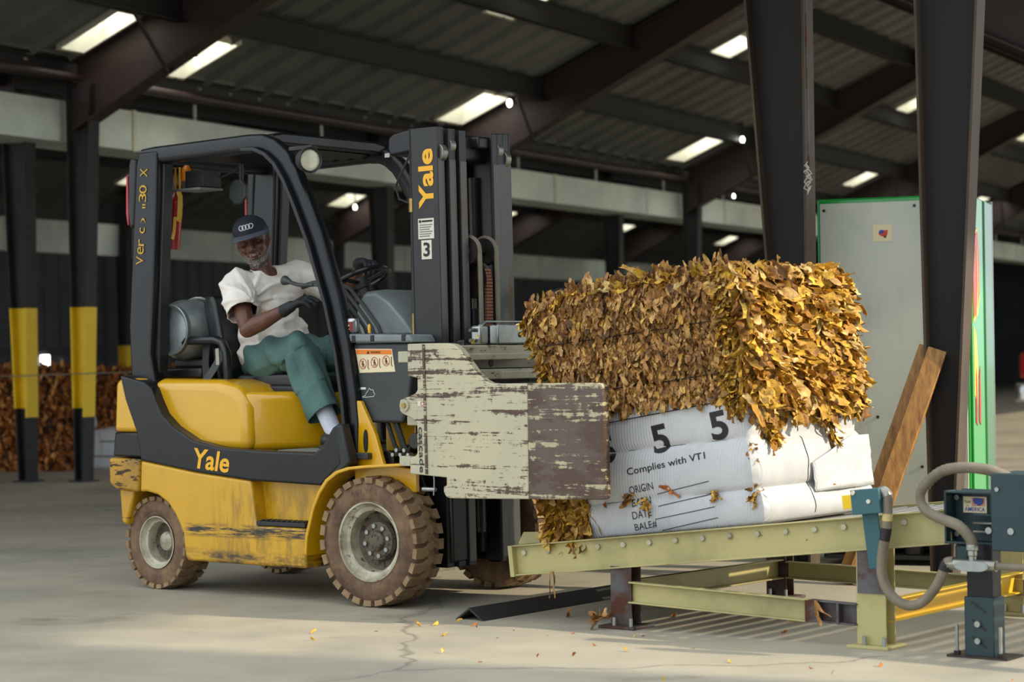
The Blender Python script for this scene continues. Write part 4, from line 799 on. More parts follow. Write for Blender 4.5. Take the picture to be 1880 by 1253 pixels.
for k, (dy, r_) in enumerate(((0, .012), (.035, .012))):
    FP(MB().tube([(.36, .66 + dy, 1.12), (.37, .69 + dy, 1.20), (.38, .74 + dy, 1.30), (.39, .82 + dy, 1.37), (.40, .90 + dy, 1.385), (.40, .98 + dy, 1.34), (.38, 1.02 + dy, 1.2), (.37, 1.0 + dy, 1.05)], r_, 10), 'clamp_hose', 'rubber')
FP(MB().tube([(.39, -.02, .595), (.392, -.02, .55), (.388, -.02, .50)], .003, 5), 'clamp_chain', 'zinc'); FP(MB().cyl((.33, -.02, .525), (.40, -.02, .525), .009, 8), 'grease_fitting', 'zinc')
# leaf scraps on the slide, drink can
# --- gas bottle, extinguisher, can: things of their own
t = thing('gas_bottle', 'grey steel gas bottle lying across the forklift counterweight behind the seat', 'gas bottle', (-1.38, .2, 1.09))
Mt = Matrix.Translation((-1.40, .17, 1.232)) @ Matrix.Rotation(-PI / 2, 4, 'X')
MB().lathe([(0, .02), (.09, .02), (.115, .012), (.14, .06), (.146, .09), (.146, .26), (.148, .27), (.146, .28), (.146, .46), (.13, .54), (.08, .585), (0, .60)], Mt, 40).build('tank_body', 'tank_paint', t, smooth=50)
MB().lathe([(.108, .05), (.114, .0), (.120, -.004), (.124, .0), (.120, .05)], Mt, 36, cap=False).build('foot_ring', 'tank_paint', t)
MB().lathe([(0, .012), (.03, .008), (.10, .02), (.10, .03), (0, .03)], Mt, 32).build('tank_end', 'tank_paint', t)
t = thing('fire_extinguisher', 'red fire extinguisher strapped inside the forklift rear pillar', 'fire extinguisher', (-1.42, .30, 1.62))
Me = Matrix.Translation((-1.515, .30, 1.63)) @ Matrix.Rotation(math.radians(8), 4, 'Y')
MB().lathe([(0, 0), (.036, 0), (.038, .01), (.038, .22), (.030, .25), (.015, .265), (.012, .28), (0, .282)], Me, 24).build('cylinder', 'red_paint', t, smooth=50); MB().box((-.012, -.03, .28), (.02, .02, .315), Me).build('valve', 'dark_metal', t, bev=.006)
MB().box((-.028, -.040, .09), (.012, -.032, .15), Me).build('instruction_label', 'white_label', t)
MB().sweep([(-.016, -.001), (.016, -.001), (.016, .001), (-.016, .001)], [Me @ Vector(p) for p in ((.03, -.02, .29), (.052, -.022, .26), (.058, -.022, .16), (.052, -.022, .14))], ups=(0, 1, 0)).build('inspection_tag', 'yellow_tag', t)
MB().sweep([(-.010, -.001), (.010, -.001), (.010, .001), (-.010, .001)], [Me @ Vector(p) for p in ((.045, -.038, .16), (.047, -.038, .09), (.04, -.038, .05))], ups=(0, 1, 0)).build('strap', 'yellow_tag', t)
t = thing('drink_can', 'small dark red and silver drink can on the forklift dash ledge', 'can', (-.25, .17, 1.19))
Mc = Matrix.Translation((-.20, .14, 1.196)); MB().lathe([(0, 0), (.024, 0), (.032, .008), (.032, .052), (.030, .060), (.026, .066), (.025, .062), (0, .061)], Mc, 28).build('can_body', 'can_silver', t)
MB().grid(lambda a, b: Mc @ Vector((.0326 * math.cos(-PI * .75 + a * PI * .5), .0326 * math.sin(-PI * .75 + a * PI * .5), .008 + b * .044)), 12, 2).build('can_print', 'can_red', t)
text('can_letter', 'C', 'white_label', t, Mc @ Vector((-.008, -.0336, .014)), (1, 0, 0), (0, 0, 1), .024, off=.03)
# ---------------------------------------------------------------- driver
D = thing('person', 'seated man in navy cap, white t-shirt, green trousers and black gloves driving the forklift', 'person', (-1.03, .5, 1.02))
V = Vector
Rsh, Relb, Rwr = V((-1.055, .275, 1.445)), V((-.875, .165, 1.225)), V((-.668, .205, 1.315))
Lsh, Lelb, Lwr = V((-1.00, .645, 1.495)), V((-.80, .80, 1.38)), V((-.60, .655, 1.532))
Rhip, Rkn, Ran = V((-1.0, .40, 1.075)), V((-.665, .285, 1.125)), V((-.44, .265, .76))
Lhip, Lkn, Lan = V((-1.0, .61, 1.085)), V((-.60, .74, 1.115)), V((-.36, .70, .76))
NB = V((-1.03, .445, 1.475)); HC = V((-1.052, .392, 1.648))
hf = V((.60, -.80, -.20)).normalized(); hu = (V((0, 0, 1)) + V((-.793, -.609, 0)) * .26); hu = (hu - hf * hu.dot(hf)).normalized(); hx = hf.cross(hu)
HM = Matrix((hx, hf, hu)).transposed().to_4x4(); HM.translation = HC      # head frame: x right ear side, y face, z crown
def H(x, y, z): return HM @ V((x, y, z))
m = MB()
# skull and face masses
m.ell(H(0, -.018, .030), (.074, .094, .088), HM, 20); m.ell(H(0, .030, -.020), (.060, .058, .070), HM, 18); m.ell(H(0, .040, -.072), (.040, .042, .036), HM, 16)
m.ell(H(0, .030, .045), (.060, .062, .045), HM, 16)
m.cap(H(-.030, .086, .030), H(.030, .086, .030), .012, .012)            # brow
for s_ in (-1, 1):
    m.ell(H(.038 * s_, .066, -.018), (.022, .020, .020), HM, 12)        # cheek bone
    m.cap(H(.060 * s_, .0, -.03), H(.030 * s_, .058, -.085), .018, .016)  # jaw
    m.ell(H(.078 * s_, -.014, .000), (.010, .018, .030), HM, 12)        # ear
    m.ell(H(.076 * s_, -.008, -.024), (.007, .009, .010), HM, 10)
    m.ell(H(.013 * s_, .098, -.026), (.010, .010, .009), HM, 10)        # nostril wings
    m.cap(H(.020 * s_, .085, -.030), H(.030 * s_, .074, -.062), .007, .008) # fold beside the mouth
m.cap(H(0, .090, .024), H(0, .106, -.018), .008, .012); m.ell(H(0, .108, -.022), (.0125, .012, .010), HM, 12)
m.ell(H(0, .078, -.052), (.027, .020, .012), HM, 12); m.ell(H(0, .076, -.068), (.023, .018, .009), HM, 12); m.ell(H(0, .070, -.094), (.022, .020, .016), HM, 12)
m.cap(H(0, -.035, -.03), NB + V((-.01, .01, -.02)), .050, .058); m.cap(H(0, -.01, -.07), NB + V((.03, -.02, -.02)), .036, .05)
# trunk, arms (bare skin continues under the shirt) and legs to one surface
m.cap(V((-1.03, .40, 1.42)), V((-1.02, .54, 1.44)), .085, .085); m.cap(V((-1.03, .46, 1.40)), V((-1.02, .50, 1.15)), .10, .11); m.cap(V((-1.02, .43, 1.09)), V((-1.02, .58, 1.09)), .09, .09)
m.cap(NB, Rsh, .05, .050); m.cap(NB, Lsh, .05, .050)
m.cap(Rsh, Relb.lerp(Rsh, .45), .052, .046); m.cap(Relb.lerp(Rsh, .45), Relb, .046, .037); m.cap(Relb, Relb.lerp(Rwr, .35), .040, .041); m.cap(Relb.lerp(Rwr, .35), Rwr, .041, .025)
m.cap(Lsh, Lelb.lerp(Lsh, .45), .052, .046); m.cap(Lelb.lerp(Lsh, .45), Lelb, .046, .037); m.cap(Lelb, Lelb.lerp(Lwr, .35), .040, .040); m.cap(Lelb.lerp(Lwr, .35), Lwr, .040, .025)
for a, b, c in ((Rhip, Rkn, Ran), (Lhip, Lkn, Lan)): m.cap(a, b, .075, .052); m.cap(b, b.lerp(c, .35), .050, .050); m.cap(b.lerp(c, .35), c, .050, .032)
body = m.build('body', 'skin', D); remesh(body, .0042, 3, lambda p, n: fbm(p, 30, 2) * .0012)
# eye sockets: push skin in around the eyes, then set eyeballs
off = ORG[body.name]; hi = HM.inverted()
for v in body.data.vertices:
    q = hi @ (v.co + off)
    for s_ in (-1, 1):
        d = ((q.x - .030 * s_) ** 2 / .018 ** 2 + (q.z - .008) ** 2 / .012 ** 2)
        if q.y > .04 and d < 3: v.co -= hf * .012 * math.exp(-d)
    d = (q.x / .028) ** 2 + ((q.z + .060) / .004) ** 2
    if q.y > .06 and d < 4: v.co -= hf * .006 * math.exp(-d)
body.data.update()
for s_ in (-1, 1):
    e = MB().ell(H(.030 * s_, .070, .007), (.012, .011, .0055), HM, 16).build('eye', 'eye_white_shaded', D); MB().ell(H(.030 * s_ + .001, .0790, .006), (.0052, .0030, .0046), HM, 12).build('iris', 'iris', e)
    MB().tube([H(.015 * s_, .0915, .030), H(.030 * s_, .094, .036), (H(.046 * s_, .082, .031))], .0035, 8, scl=[.8, 1.2, .5]).build('eyebrow', 'beard', D)
m = MB(); m.tube([H(-.021, .086, -.0565), H(-.008, .0975, -.0545), H(0, .098, -.0565), H(.008, .0975, -.0545), H(.021, .086, -.0565)], .0040, 8, scl=[.5, 1, 1, 1, .5]); m.tube([H(-.019, .085, -.064), H(0, .0955, -.0665), H(.019, .085, -.064)], .0052, 8, scl=[.5, 1, .5]); m.build('lips', 'lip', D)
# grey beard and moustache: short tufts rooted on the jaw, chin and upper lip
def snap(p, d, far=.08):
    ok, loc, n, _ = body.ray_cast(p - off, d, distance=far)
    return (loc + off, n) if ok else (None, None)
m = MB(); r2 = random.Random(5)
for i in range(1500):
    a = r2.uniform(-1.25, 1.25); z = r2.uniform(-.118, -.040)
    x = math.sin(a) * .075; p = H(x * 1.15, .16 * math.cos(a) * .9 + .01, z)
    must = z > -.058
    if must and not (abs(x) < .030 and z < -.0395 + .003) and abs(x) < .055: continue
    if abs(x) < .022 and -.074 < z < -.052: continue
    if z > -.060 and abs(x) >= .05 and r2.random() < .5: continue
    d = (H(0, .0, z) - p).normalized(); h, n = snap(p, d, .25)
    if h is None or (hi @ h).y < .0: continue
    n = n.normalized(); t_ = (V((0, 0, -1)) + n * .7 + V((r2.uniform(-.5, .5), r2.uniform(-.5, .5), 0))).normalized() * r2.uniform(.004, .008)
    s2 = n.cross(t_).normalized() * .0012; m.add([h - s2, h + s2, h + t_], [(0, 1, 2)])
m.build('beard', 'beard', D)
m = MB()
for i in range(500):
    s_ = r2.choice((-1, 1)); p = H(s_ * .12, r2.uniform(-.045, .02), r2.uniform(-.012, .048)); h, n = snap(p, (H(0, hi.to_3x3().row[0].length * 0 - .01, (hi @ p).z) - p).normalized(), .15)
    if h is None: continue
    n = n.normalized(); t_ = (V((0, 0, -1)) + n * .3).normalized() * .006; s2 = n.cross(t_).normalized() * .0012; m.add([h + n * .001 - s2, h + n * .001 + s2, h + n * .002 + t_], [(0, 1, 2)])
m.build('hair', 'beard', D)
# cap
m = MB(); CT = Matrix.Translation(H(0, -.012, .034) - V((0, 0, 0))) @ HM.to_3x3().to_4x4()
def dome(a, b):
    q = 2 * PI * a; e = b * PI / 2; r = math.cos(e); fl_ = 1 + .06 * math.sin(e * 2)
    return CT @ V((.082 * r * math.cos(q) * fl_, .101 * r * math.sin(q) * fl_, .012 + .082 * math.sin(e) ** .9 - .018 * (1 - b) * (1 if math.sin(q) < 0 else .2)))
m.grid(dome, 40, 14, cu=True); cp_ = m.build('cap', 'cap_cloth', D, smooth=60); sl = cp_.modifiers.new('s', 'SOLIDIFY'); sl.thickness = .003; sl.offset = 1
MB().tube([CT @ V((.084 * math.cos(q), .103 * math.sin(q), .010)) for q in [PI + i * PI / 12 for i in range(13)]], .004, 6).build('cap_band', 'cap_cloth', cp_)
def brim(a, b):
    q = PI * (.06 + .88 * a); r0_ = V((.083 * math.cos(q), .100 * math.sin(q), .014)); ex = .074 * math.sin(q) ** .55 * b
    return CT @ (r0_ + V((math.cos(q) * .012 * b, ex, -.012 * b - .26 * (r0_.x ** 2) * 10 * .35 * (.4 + b) )))
m = MB(); m.grid(brim, 28, 7); br = m.build('brim', 'cap_brim', cp_, smooth=60); sl = br.modifiers.new('s', 'SOLIDIFY'); sl.thickness = .004; sl.offset = 1
MB().ell(CT @ V((0, 0, .097)), (.006, .006, .003), CT, 10).build('cap_button', 'cap_cloth', cp_)
m = MB()
for i in range(4):
    cx = -.024 + .016 * i
    def onc(x, z): 
        rr = math.sqrt(max(0, 1 - (x / .086) ** 2 - (max(0, z - .012) / .088) ** 2)); return CT @ V((x, .106 * rr + .003, z))
    m.tube([onc(cx + .0105 * math.cos(a), .052 + .0105 * math.sin(a)) for a in [k * PI / 10 for k in range(20)]], .0018, 6, closed=True)
m.build('cap_emblem', 'white_line', cp_)
# t-shirt
m = MB()
for a, b, ra, rb in ((V((-1.04, .395, 1.405)), V((-1.02, .555, 1.42)), .108, .104), (V((-1.03, .47, 1.36)), V((-1.02, .49, 1.17)), .125, .142), (V((-1.04, .43, 1.20)), V((-1.02, .57, 1.20)), .110, .112), (V((-1.03, .42, 1.115)), V((-1.02, .58, 1.125)), .108, .108),
                     (V((-.95, .44, 1.17)), V((-.93, .52, 1.16)), .075, .075), (NB + V((0, -.01, -.032)), Rsh + V((0, .01, -.008)), .062, .066), (NB + V((0, .01, -.026)), Lsh + V((0, -.01, -.004)), .067, .070), (NB + V((-.05, .0, -.03)), Lsh + V((-.02, -.03, -.01)), .06, .065)): m.cap(a, b, ra, rb)
ra = Rsh.lerp(Relb, .60); la = Lsh.lerp(Lelb, .58)
m.cap(Rsh, ra, .068, .076); m.cap(Lsh, la, .068, .072); m.cap(V((-1.04, .33, 1.40)), V((-1.0, .30, 1.33)), .06, .05)
sh = m.build('t_shirt', 'cotton', D); remesh(sh, .006, 8, None, .6); OS = ORG[sh.name]
def fold(p, n):
    q = p - V((-1.02, .48, 1.3)); d1 = q.dot(V((.3, -.5, 1)).normalized()); d2 = q.dot(V((-.2, .7, .75)).normalized())
    w = .5 + .5 * math.tanh((1.36 - p.z) * 8); a = mnoise.noise(p * 4) * 3
    rg_ = lambda x: (1 - abs(math.sin(x))) ** 2
    arm = V((-1.04, .33, 1.36)); dr_ = p - arm; th_ = math.atan2(dr_.z, dr_.dot(V((.6, .75, 0)).normalized())); rad_ = dr_.length
    ex_ = .012 * rg_(th_ * 5 + 2 * mnoise.noise(p * 5)) * math.exp(-((rad_ - .16) / .11) ** 2) + .010 * rg_(d1 * 26 + 2.5 * mnoise.noise(p * 5 + V((9, 2, 1)))) * w
    return ex_ + .0075 * w * math.sin(d1 * 62 + a * 2.2) * (.4 + .6 * abs(mnoise.noise(p * 6 + V((3, 1, 7))))) + .0095 * math.sin(d2 * 48 + a * 2) * (.25 + abs(mnoise.noise(p * 7))) + .006 * mnoise.noise(p * 11)
nr = [v.normal.copy() for v in sh.data.vertices]
for v, nn in zip(sh.data.vertices, nr): v.co += nn * fold(v.co + OS, nn)
def cutmesh(o, co_, no, thr=0):   # trim with a plane: the side the normal points to is removed, edge left open
    bm = bmesh.new(); bm.from_mesh(o.data); q = V(co_) - ORG[o.name]; bmesh.ops.bisect_plane(bm, geom=bm.verts[:] + bm.edges[:] + bm.faces[:], plane_co=q, plane_no=no, clear_outer=True); bm.to_mesh(o.data); bm.free()
def cutlocal(o, c, no, rad):
    bm = bmesh.new(); bm.from_mesh(o.data); c = V(c) - ORG[o.name]; no = V(no).normalized()
    loc_ = [f for f in bm.faces if (f.calc_center_median() - c).length < rad]
    bmesh.ops.bisect_plane(bm, geom=loc_ + list({e for f in loc_ for e in f.edges}) + list({v for f in loc_ for v in f.verts}), plane_co=c, plane_no=no)
    kill = [f for f in bm.faces if (f.calc_center_median() - c).length < rad and (f.calc_center_median() - c).dot(no) > 0]
    bmesh.ops.delete(bm, geom=kill, context='FACES'); bm.to_mesh(o.data); bm.free()
cutlocal(sh, ra.lerp(Relb, .08), Relb - Rsh, .11); cutlocal(sh, la.lerp(Lelb, .06), Lelb - Lsh, .11); 
NA = V((.10, -.16, 1)).normalized(); NP = NB + V((.010, -.012, 0))
bm = bmesh.new(); bm.from_mesh(sh.data); q_ = NP - OS
bmesh.ops.delete(bm, geom=[f for f in bm.faces if (lambda d: d.dot(NA) > -.06 and (d - NA * d.dot(NA)).length < .068)(f.calc_center_median() - q_)], context='FACES')
be = [e for e in bm.edges if e.is_boundary and (e.verts[0].co - q_).length < .13]; adj = {}
for e in be:
    for a_, b_ in ((0, 1), (1, 0)): adj.setdefault(e.verts[a_].index, []).append(e.verts[b_])
bm.verts.ensure_lookup_table(); best = []; seen = set()
for st0 in list(adj):
    if st0 in seen: continue
    loop = [st0]; seen.add(st0); cur = st0
    while True:
        nx = [v.index for v in adj[cur] if v.index not in seen]
        if not nx: break
        cur = nx[0]; seen.add(cur); loop.append(cur)
    if len(loop) > len(best): best = loop
lp_ = [bm.verts[i].co + OS for i in best]; bm.to_mesh(sh.data); bm.free()
for _ in range(6): lp_ = [(lp_[i - 1] + lp_[i] * 2 + lp_[(i + 1) % len(lp_)]) / 4 for i in range(len(lp_))]
lp_ = lp_[::3]
# crisp open hem
sl = sh.modifiers.new('s', 'SOLIDIFY'); sl.thickness = .004; sl.offset = .5
def hem(name, c, ax, r, mat, parent, squash=1.0, rr=.004):
    M = Matrix.Translation(c) @ V(ax).to_track_quat('Z', 'Y').to_matrix().to_4x4(); return M
# collar rib following the neck opening
MB().tube(lp_, .0068, 8, closed=True).build('collar', 'cotton', sh)
# trousers
m = MB(); m.cap(V((-1.03, .43, 1.08)), V((-1.03, .58, 1.085)), .112, .112)
for a, b, c in ((Rhip, Rkn, Ran), (Lhip, Lkn, Lan)):
    k = b + V((.0, 0, .004)); m.cap(a, a.lerp(k, .5), .108, .096); m.cap(a.lerp(k, .5), k, .096, .078); m.cap(k, k.lerp(c, .35), .076, .074); m.cap(k.lerp(c, .35), k.lerp(c, .80), .074, .078)
tr = m.build('trousers', 'trousers', D); remesh(tr, .0065, 5, None, .6); OT = ORG[tr.name]
kn = [Rkn, Lkn]; nr = [v.normal.copy() for v in tr.data.vertices]
for v, nn in zip(tr.data.vertices, nr):
    p = v.co + OT; dk = min((p - k).length for k in kn); hp = (p - V((-1.0, .5, 1.1))).length
    sh_ = (p - Rkn).dot((Ran - Rkn).normalized()); side = (p - Rkn).dot(V((.75, -.62, .2)).normalized())
    f = .011 * math.sin(p.dot(V((34, 22, 26))) + 3 * mnoise.noise(p * 5)) * (1 if dk < .22 or hp < .25 else .35)
    f += .011 * math.sin(side * 55 + 2.5 * mnoise.noise(p * 4)) * (1 if sh_ > .02 else 0) + .006 * mnoise.noise(p * 9)
    v.co += nn * f
cutlocal(tr, Rkn.lerp(Ran, .80), (Ran - Rkn), .16); cutlocal(tr, Lkn.lerp(Lan, .80), (Lan - Lkn), .16)
sl = tr.modifiers.new('s', 'SOLIDIFY'); sl.thickness = .004; sl.offset = -.5
MB().box((-.03, -.001, -.03), (.03, .001, .02), Matrix.Translation(Rhip + V((-.05, -.102, .045))) @ Matrix.Rotation(.3, 4, 'Z')).build('trouser_patch', 'yellow_tag', tr) if False else None
for a, k in ((Ran, Rkn), (Lan, Lkn)):
    m = MB(); d = (a - k).normalized(); m.cap(k.lerp(a, .62), a, .046, .040); m.cap(a, a + V((.05, 0, -.035)), .040, .034); so_ = m.build('sock', 'sock', D); remesh(so_, .005, 3)
    m = MB(); y = a.y; m.cap(V((a.x - .03, y, .71)), V((a.x + .15, y, .70)), .038, .034); m.cap(V((a.x - .01, y, .735)), V((a.x + .03, y, .745)), .036, .034); m.box((a.x - .065, y - .032, .668), (a.x + .185, y + .032, .685)); s2 = m.build('shoe', 'shoe', D); remesh(s2, .005, 3)
# gloves with five separate fingers
def hand(name, wr, palm_dir, back_n, fingers, thumb, cuff=True):
    pd = V(palm_dir).normalized(); bn = V(back_n); bn = (bn - pd * bn.dot(pd)).normalized(); sd = pd.cross(bn)   # sd: towards the little finger side flips with sign given
    M = Matrix((sd, pd, bn)).transposed().to_4x4(); M.translation = wr
    g = lambda x, y, z: M @ V((x, y, z)); m = MB()
    for x in (-.026, -.009, .009, .025): m.cap(g(x * .75, .012, 0), g(x, .082, .0), .016, .014)
    m.cap(g(0, -.03, 0), g(0, .02, 0), .031, .027); m.cap(g(-.022, .02, -.006), g(-.026, .055, -.012), .017, .015)
    for x, ln, cv in fingers:
        p = g(x, .084, .0); a = 0; L = ln
        for k, (f, r) in enumerate(((.44, .0112), (.32, .0104), (.26, .0096))):
            a += cv[k]; q = p + (M.to_3x3() @ V((x * .15, math.cos(a), -math.sin(a)))) * L * f; m.cap(p, q, r, r * .95); p = q
    p = g(-.030, .028, -.006)
    for dx, dy, dz, r in thumb: q = p + M.to_3x3() @ V((dx, dy, dz)); m.cap(p, q, r, r * .94); p = q
    o = m.build(name, 'glove', D); remesh(o, .0028, 2); return o
hand('glove', Rwr + V((.01, .003, .004)), (.9, .12, .42), (-.25, -.45, .85), [(-.027, .078, (.35, .5, .35)), (-.009, .086, (.25, .45, .3)), (.009, .080, (.35, .5, .4)), (.026, .064, (.5, .6, .4))], [(-.012, .028, -.014, .0125), (-.002, .026, -.010, .0115), (.004, .020, -.006, .0105)])
hand('glove', Lwr + V((.01, -.006, .002)), (.88, -.38, .04), (.0, .15, 1), [(-.027, .078, (.45, .8, .6)), (-.009, .086, (.35, .85, .6)), (.009, .080, (.5, .8, .5)), (.026, .064, (.6, .8, .5))], [(-.016, .026, -.018, .0125), (-.002, .024, -.020, .0115), (.004, .018, -.016, .0105)])
# ---------------------------------------------------------------- roller conveyor, tilted 6 degrees up to the right
CS = .109; CA = math.atan(CS)
def ct(x): return .305 + CS * (x - .80)          # height of the bed at x
K = thing('roller_conveyor', 'olive painted steel roller conveyor carrying the two stacked bales', 'conveyor', (.80, 0, 0))
TX = Vector((math.cos(CA), 0, math.sin(CA))); TZ = Vector((-math.sin(CA), 0, math.cos(CA)))
def tp(s, y, h): return Vector((.80, 0, .305)) + TX * s + Vector((0, y, 0)) + TZ * h     # along the bed, across, above it
TM = Matrix((TX, Vector((0, 1, 0)), TZ)).transposed().to_4x4(); TM.translation = Vector((.80, 0, .305))
def chsec(h, f, t, sgn): return [(0, 0), (sgn * f, 0), (sgn * f, -t), (sgn * t, -t), (sgn * t, -h + t), (sgn * f, -h + t), (sgn * f, -h), (0, -h)]
def channel(name, a, b, h, f, t, out, mat, parent=K, bev=.002):
    # channel between a and b; web side at the line, flanges towards 'out'
    a, b = Vector(a), Vector(b); d = (b - a).normalized(); o = Vector(out).normalized(); up = Vector((0, 0, 1)); up = (up - d * up.dot(d)).normalized()
    sec = [(0, 0), (f, 0), (f, -t), (t, -t), (t, -h + t), (f, -h + t), (f, -h), (0, -h)]; m = MB(); vs = []
    for p in (a, b): vs += [p + o * x + up * z for x, z in sec]
    n = len(sec); m.add(vs, [list(range(n)), list(range(2 * n - 1, n - 1, -1))] + [(i, i + n, (i + 1) % n + n, (i + 1) % n) for i in range(n)]); return m.build(name, mat, parent, bev=bev)
BH = .125; EL = 3.6
b1 = channel('side_beam', tp(0, .0, 0), tp(1.975, .0, 0), BH, .030, .006, (0, -1, 0), 'olive_paint')
b2 = channel('side_beam', tp(0, 1.22, 0), tp(EL, 1.22, 0), BH, .030, .006, (0, 1, 0), 'olive_paint')
MB().box((-.01, -.035, -BH - .004), (.012, .045, .0), TM).build('end_plate', 'olive_paint', K, bev=.002); MB().prism([(-.01, 0), (.10, 0), (.10, .045), (.02, .050), (-.01, .01)], .045, .053, TM).build('end_guard', 'olive_paint', K)
MB().box((.0, 1.14, -BH), (.012, 1.25, 0.0), TM).build('end_plate', 'olive_paint', K, bev=.002)
s_ = .055
while s_ < 3.4:
    y0_ = .13 if 1.92 < s_ < 2.42 else .012; r_ = MB().cyl(tp(s_, y0_, -.026), tp(s_, 1.20, -.026), .020, 18).build('roller', 'bare_steel', K)
    if s_ < 1.97: MB().cyl(tp(s_, -.016, -.034), tp(s_, .002, -.034), .0125, 6).build('axle_end', 'clamp_body', r_, bev=.002); MB().cyl(tp(s_ + .004, -.003, -.036), tp(s_ + .004, .0, -.036), .0185, 16).build('axle_hole', 'rubber', r_)
    s_ += .1245
channel('side_beam', tp(2.42, .02, 0), tp(EL, .02, 0), BH, .030, .006, (0, -1, 0), 'olive_paint')
def leg(x, y, top, mat, w=.105, d=.07):
    m = MB(); sec = [(-w / 2, -d / 2), (w / 2, -d / 2), (w / 2, -d / 2 + .006), (.004, -d / 2 + .006), (.004, d / 2 - .006), (w / 2, d / 2 - .006), (w / 2, d / 2), (-w / 2, d / 2), (-w / 2, d / 2 - .006), (-.004, d / 2 - .006), (-.004, -d / 2 + .006), (-w / 2, -d / 2 + .006)]
    m = MB().prism([(x + a, y + b) for a, b in sec], .012, top, axis='z'); l = m.build('leg', mat, K, bev=.0015)
    MB().box((x - .085, y - .075, 0), (x + .085, y + .075, .012)).build('foot_plate', mat, l, bev=.002)
    for a in (-.02, .06): MB().cyl((x + a, y - .055, .012), (x + a, y - .055, .045), .008, 8).build('anchor_bolt', 'zinc', l)
    return l
leg(1.345, .015, ct(1.345) - .120, 'rusty_steel', .10); leg(2.455, .02, ct(2.455) - .120, 'olive_paint', .12, .075)
MB().box((2.402, -.0225, .20), (2.508, -.0185, .262)).build('leg_patch', 'rusty_steel', K); MB().box((2.402, -.022, .262), (2.508, -.0185, .36)).build('leg_patch', 'rusty_steel', K)
leg(1.345, 1.215, ct(1.345) - .12, 'rusty_steel', .10); leg(2.455, 1.21, ct(2.455) - .12, 'olive_paint', .11); leg(3.5, 1.21, ct(3.5) - .12, 'olive_paint', .11)
channel('lower_rail', (1.39, .0, .188), (2.20, .0, .165), .085, .035, .006, (0, -1, 0), 'olive_paint'); channel('lower_rail', (2.20, .004, .165), (2.40, .004, .160), .080, .037, .006, (0, -1, 0), 'rusty_steel')
MB().box((2.19, -.040, .082), (2.245, -.002, .163)).build('rail_splice', 'rusty_steel', K); MB().box((2.32, -.036, .080), (2.33, -.002, .160)).build('rail_splice', 'rusty_steel', K)
channel('lower_rail', (1.40, 1.20, .168), (3.3, 1.20, .135), .075, .035, .006, (0, -1, 0), 'olive_paint')
channel('cross_member', (1.35, .05, .190), (1.35, 1.19, .175), .085, .035, .006, (1, 0, 0), 'olive_paint'); channel('cross_member', (2.47, .05, .175), (2.47, 1.18, .175), .085, .038, .006, (1, 0, 0), 'yellow_steel')
# ---------------------------------------------------------------- sensor box on its post, drive unit, conduit
t = thing('sensor_post', 'teal switch box on a short post clamped to the conveyor side', 'switch box', (2.47, -.05, .33))
R6 = Matrix.Translation((2.50, -.09, .545)) @ Matrix.Rotation(-.10, 4, 'Y')
MB().box((-.058, -.045, -.045), (.058, .03, .045), R6).build('switch_box', 'bright_teal', t, bev=.003)
for a, b in ((-.045, .035), (.015, .0)): MB().cyl(R6 @ Vector((a, -.045, b)), R6 @ Vector((a, -.051, b)), .008, 12).build('screw', 'white_label', t)
MB().box((-.105, -.025, -.022), (-.058, .0, .028), R6).build('reflector', 'band_yellow', t, bev=.002)
m = MB().prism([(-.032, -.02), (.032, -.02), (.032, -.012), (.012, -.012), (.006, .02), (-.006, .02), (-.012, -.012), (-.032, -.012)], -.205, .0, Matrix.Translation((2.495, -.075, .505)) @ Matrix.Rotation(-.13, 4, 'Y'), axis='z'); m.build('post', 'teal_paint', t, bev=.002)
t = thing('flexible_conduit', 'looping beige flexible conduit from the teal switch box to the drive unit', 'conduit', (2.53, -.1, .19))
def spline(pts, n=10):
    pts = [Vector(p) for p in pts]; P = [pts[0] * 2 - pts[1]] + pts + [pts[-1] * 2 - pts[-2]]; out = []
    for i in range(1, len(P) - 2):
        for k in range(n):
            q = k / n; out.append(.5 * ((2 * P[i]) + (P[i + 1] - P[i - 1]) * q + (2 * P[i - 1] - 5 * P[i] + 4 * P[i + 1] - P[i + 2]) * q * q + (3 * P[i] - P[i - 1] - 3 * P[i + 1] + P[i + 2]) * q ** 3))
    return out + [pts[-1]]
pa = spline([(2.535, -.10, .575), (2.556, -.10, .582), (2.572, -.10, .562), (2.572, -.10, .53), (2.566, -.10, .45), (2.548, -.10, .36), (2.545, -.10, .28), (2.575, -.10, .215), (2.635, -.10, .178), (2.70, -.10, .19), (2.755, -.10, .245), (2.785, -.10, .30), (2.80, -.10, .335), (2.83, -.10, .342)])
MB().tube(pa, .0185, 12).build('conduit_sleeve', 'conduit', t)
MB().tube(pa[34:38], .0193, 12).build('tape_wrap', 'tape', t); MB().tube(pa[40:46], .0193, 12).build('tape_wrap', 'rubber', t); MB().tube(pa[112:122], .0193, 12).build('tape_wrap', 'rubber', t); MB().tube(pa[4:20], .0205, 12).build('elbow', 'bare_steel', t)
t = thing('flexible_conduit', 'beige flexible conduit curling in an S beside the motor unit', 'conduit', (2.85, -.06, .4))
pb = spline([(3.02, -.02, .632), (2.94, -.05, .665), (2.85, -.07, .672), (2.77, -.075, .655), (2.705, -.08, .60), (2.695, -.08, .555), (2.72, -.085, .515), (2.78, -.09, .490), (2.85, -.10, .468), (2.893, -.10, .425), (2.90, -.10, .395)])
MB().tube(pb, .0195, 12).build('conduit_sleeve', 'conduit', t)
for i in list(range(26, 52, 2)) + list(range(84, 98, 2)): MB().tube([pb[i], pb[i] + (pb[i + 1] - pb[i]) * .5], .0206, 12).build('sleeve_ring', 'conduit', t)
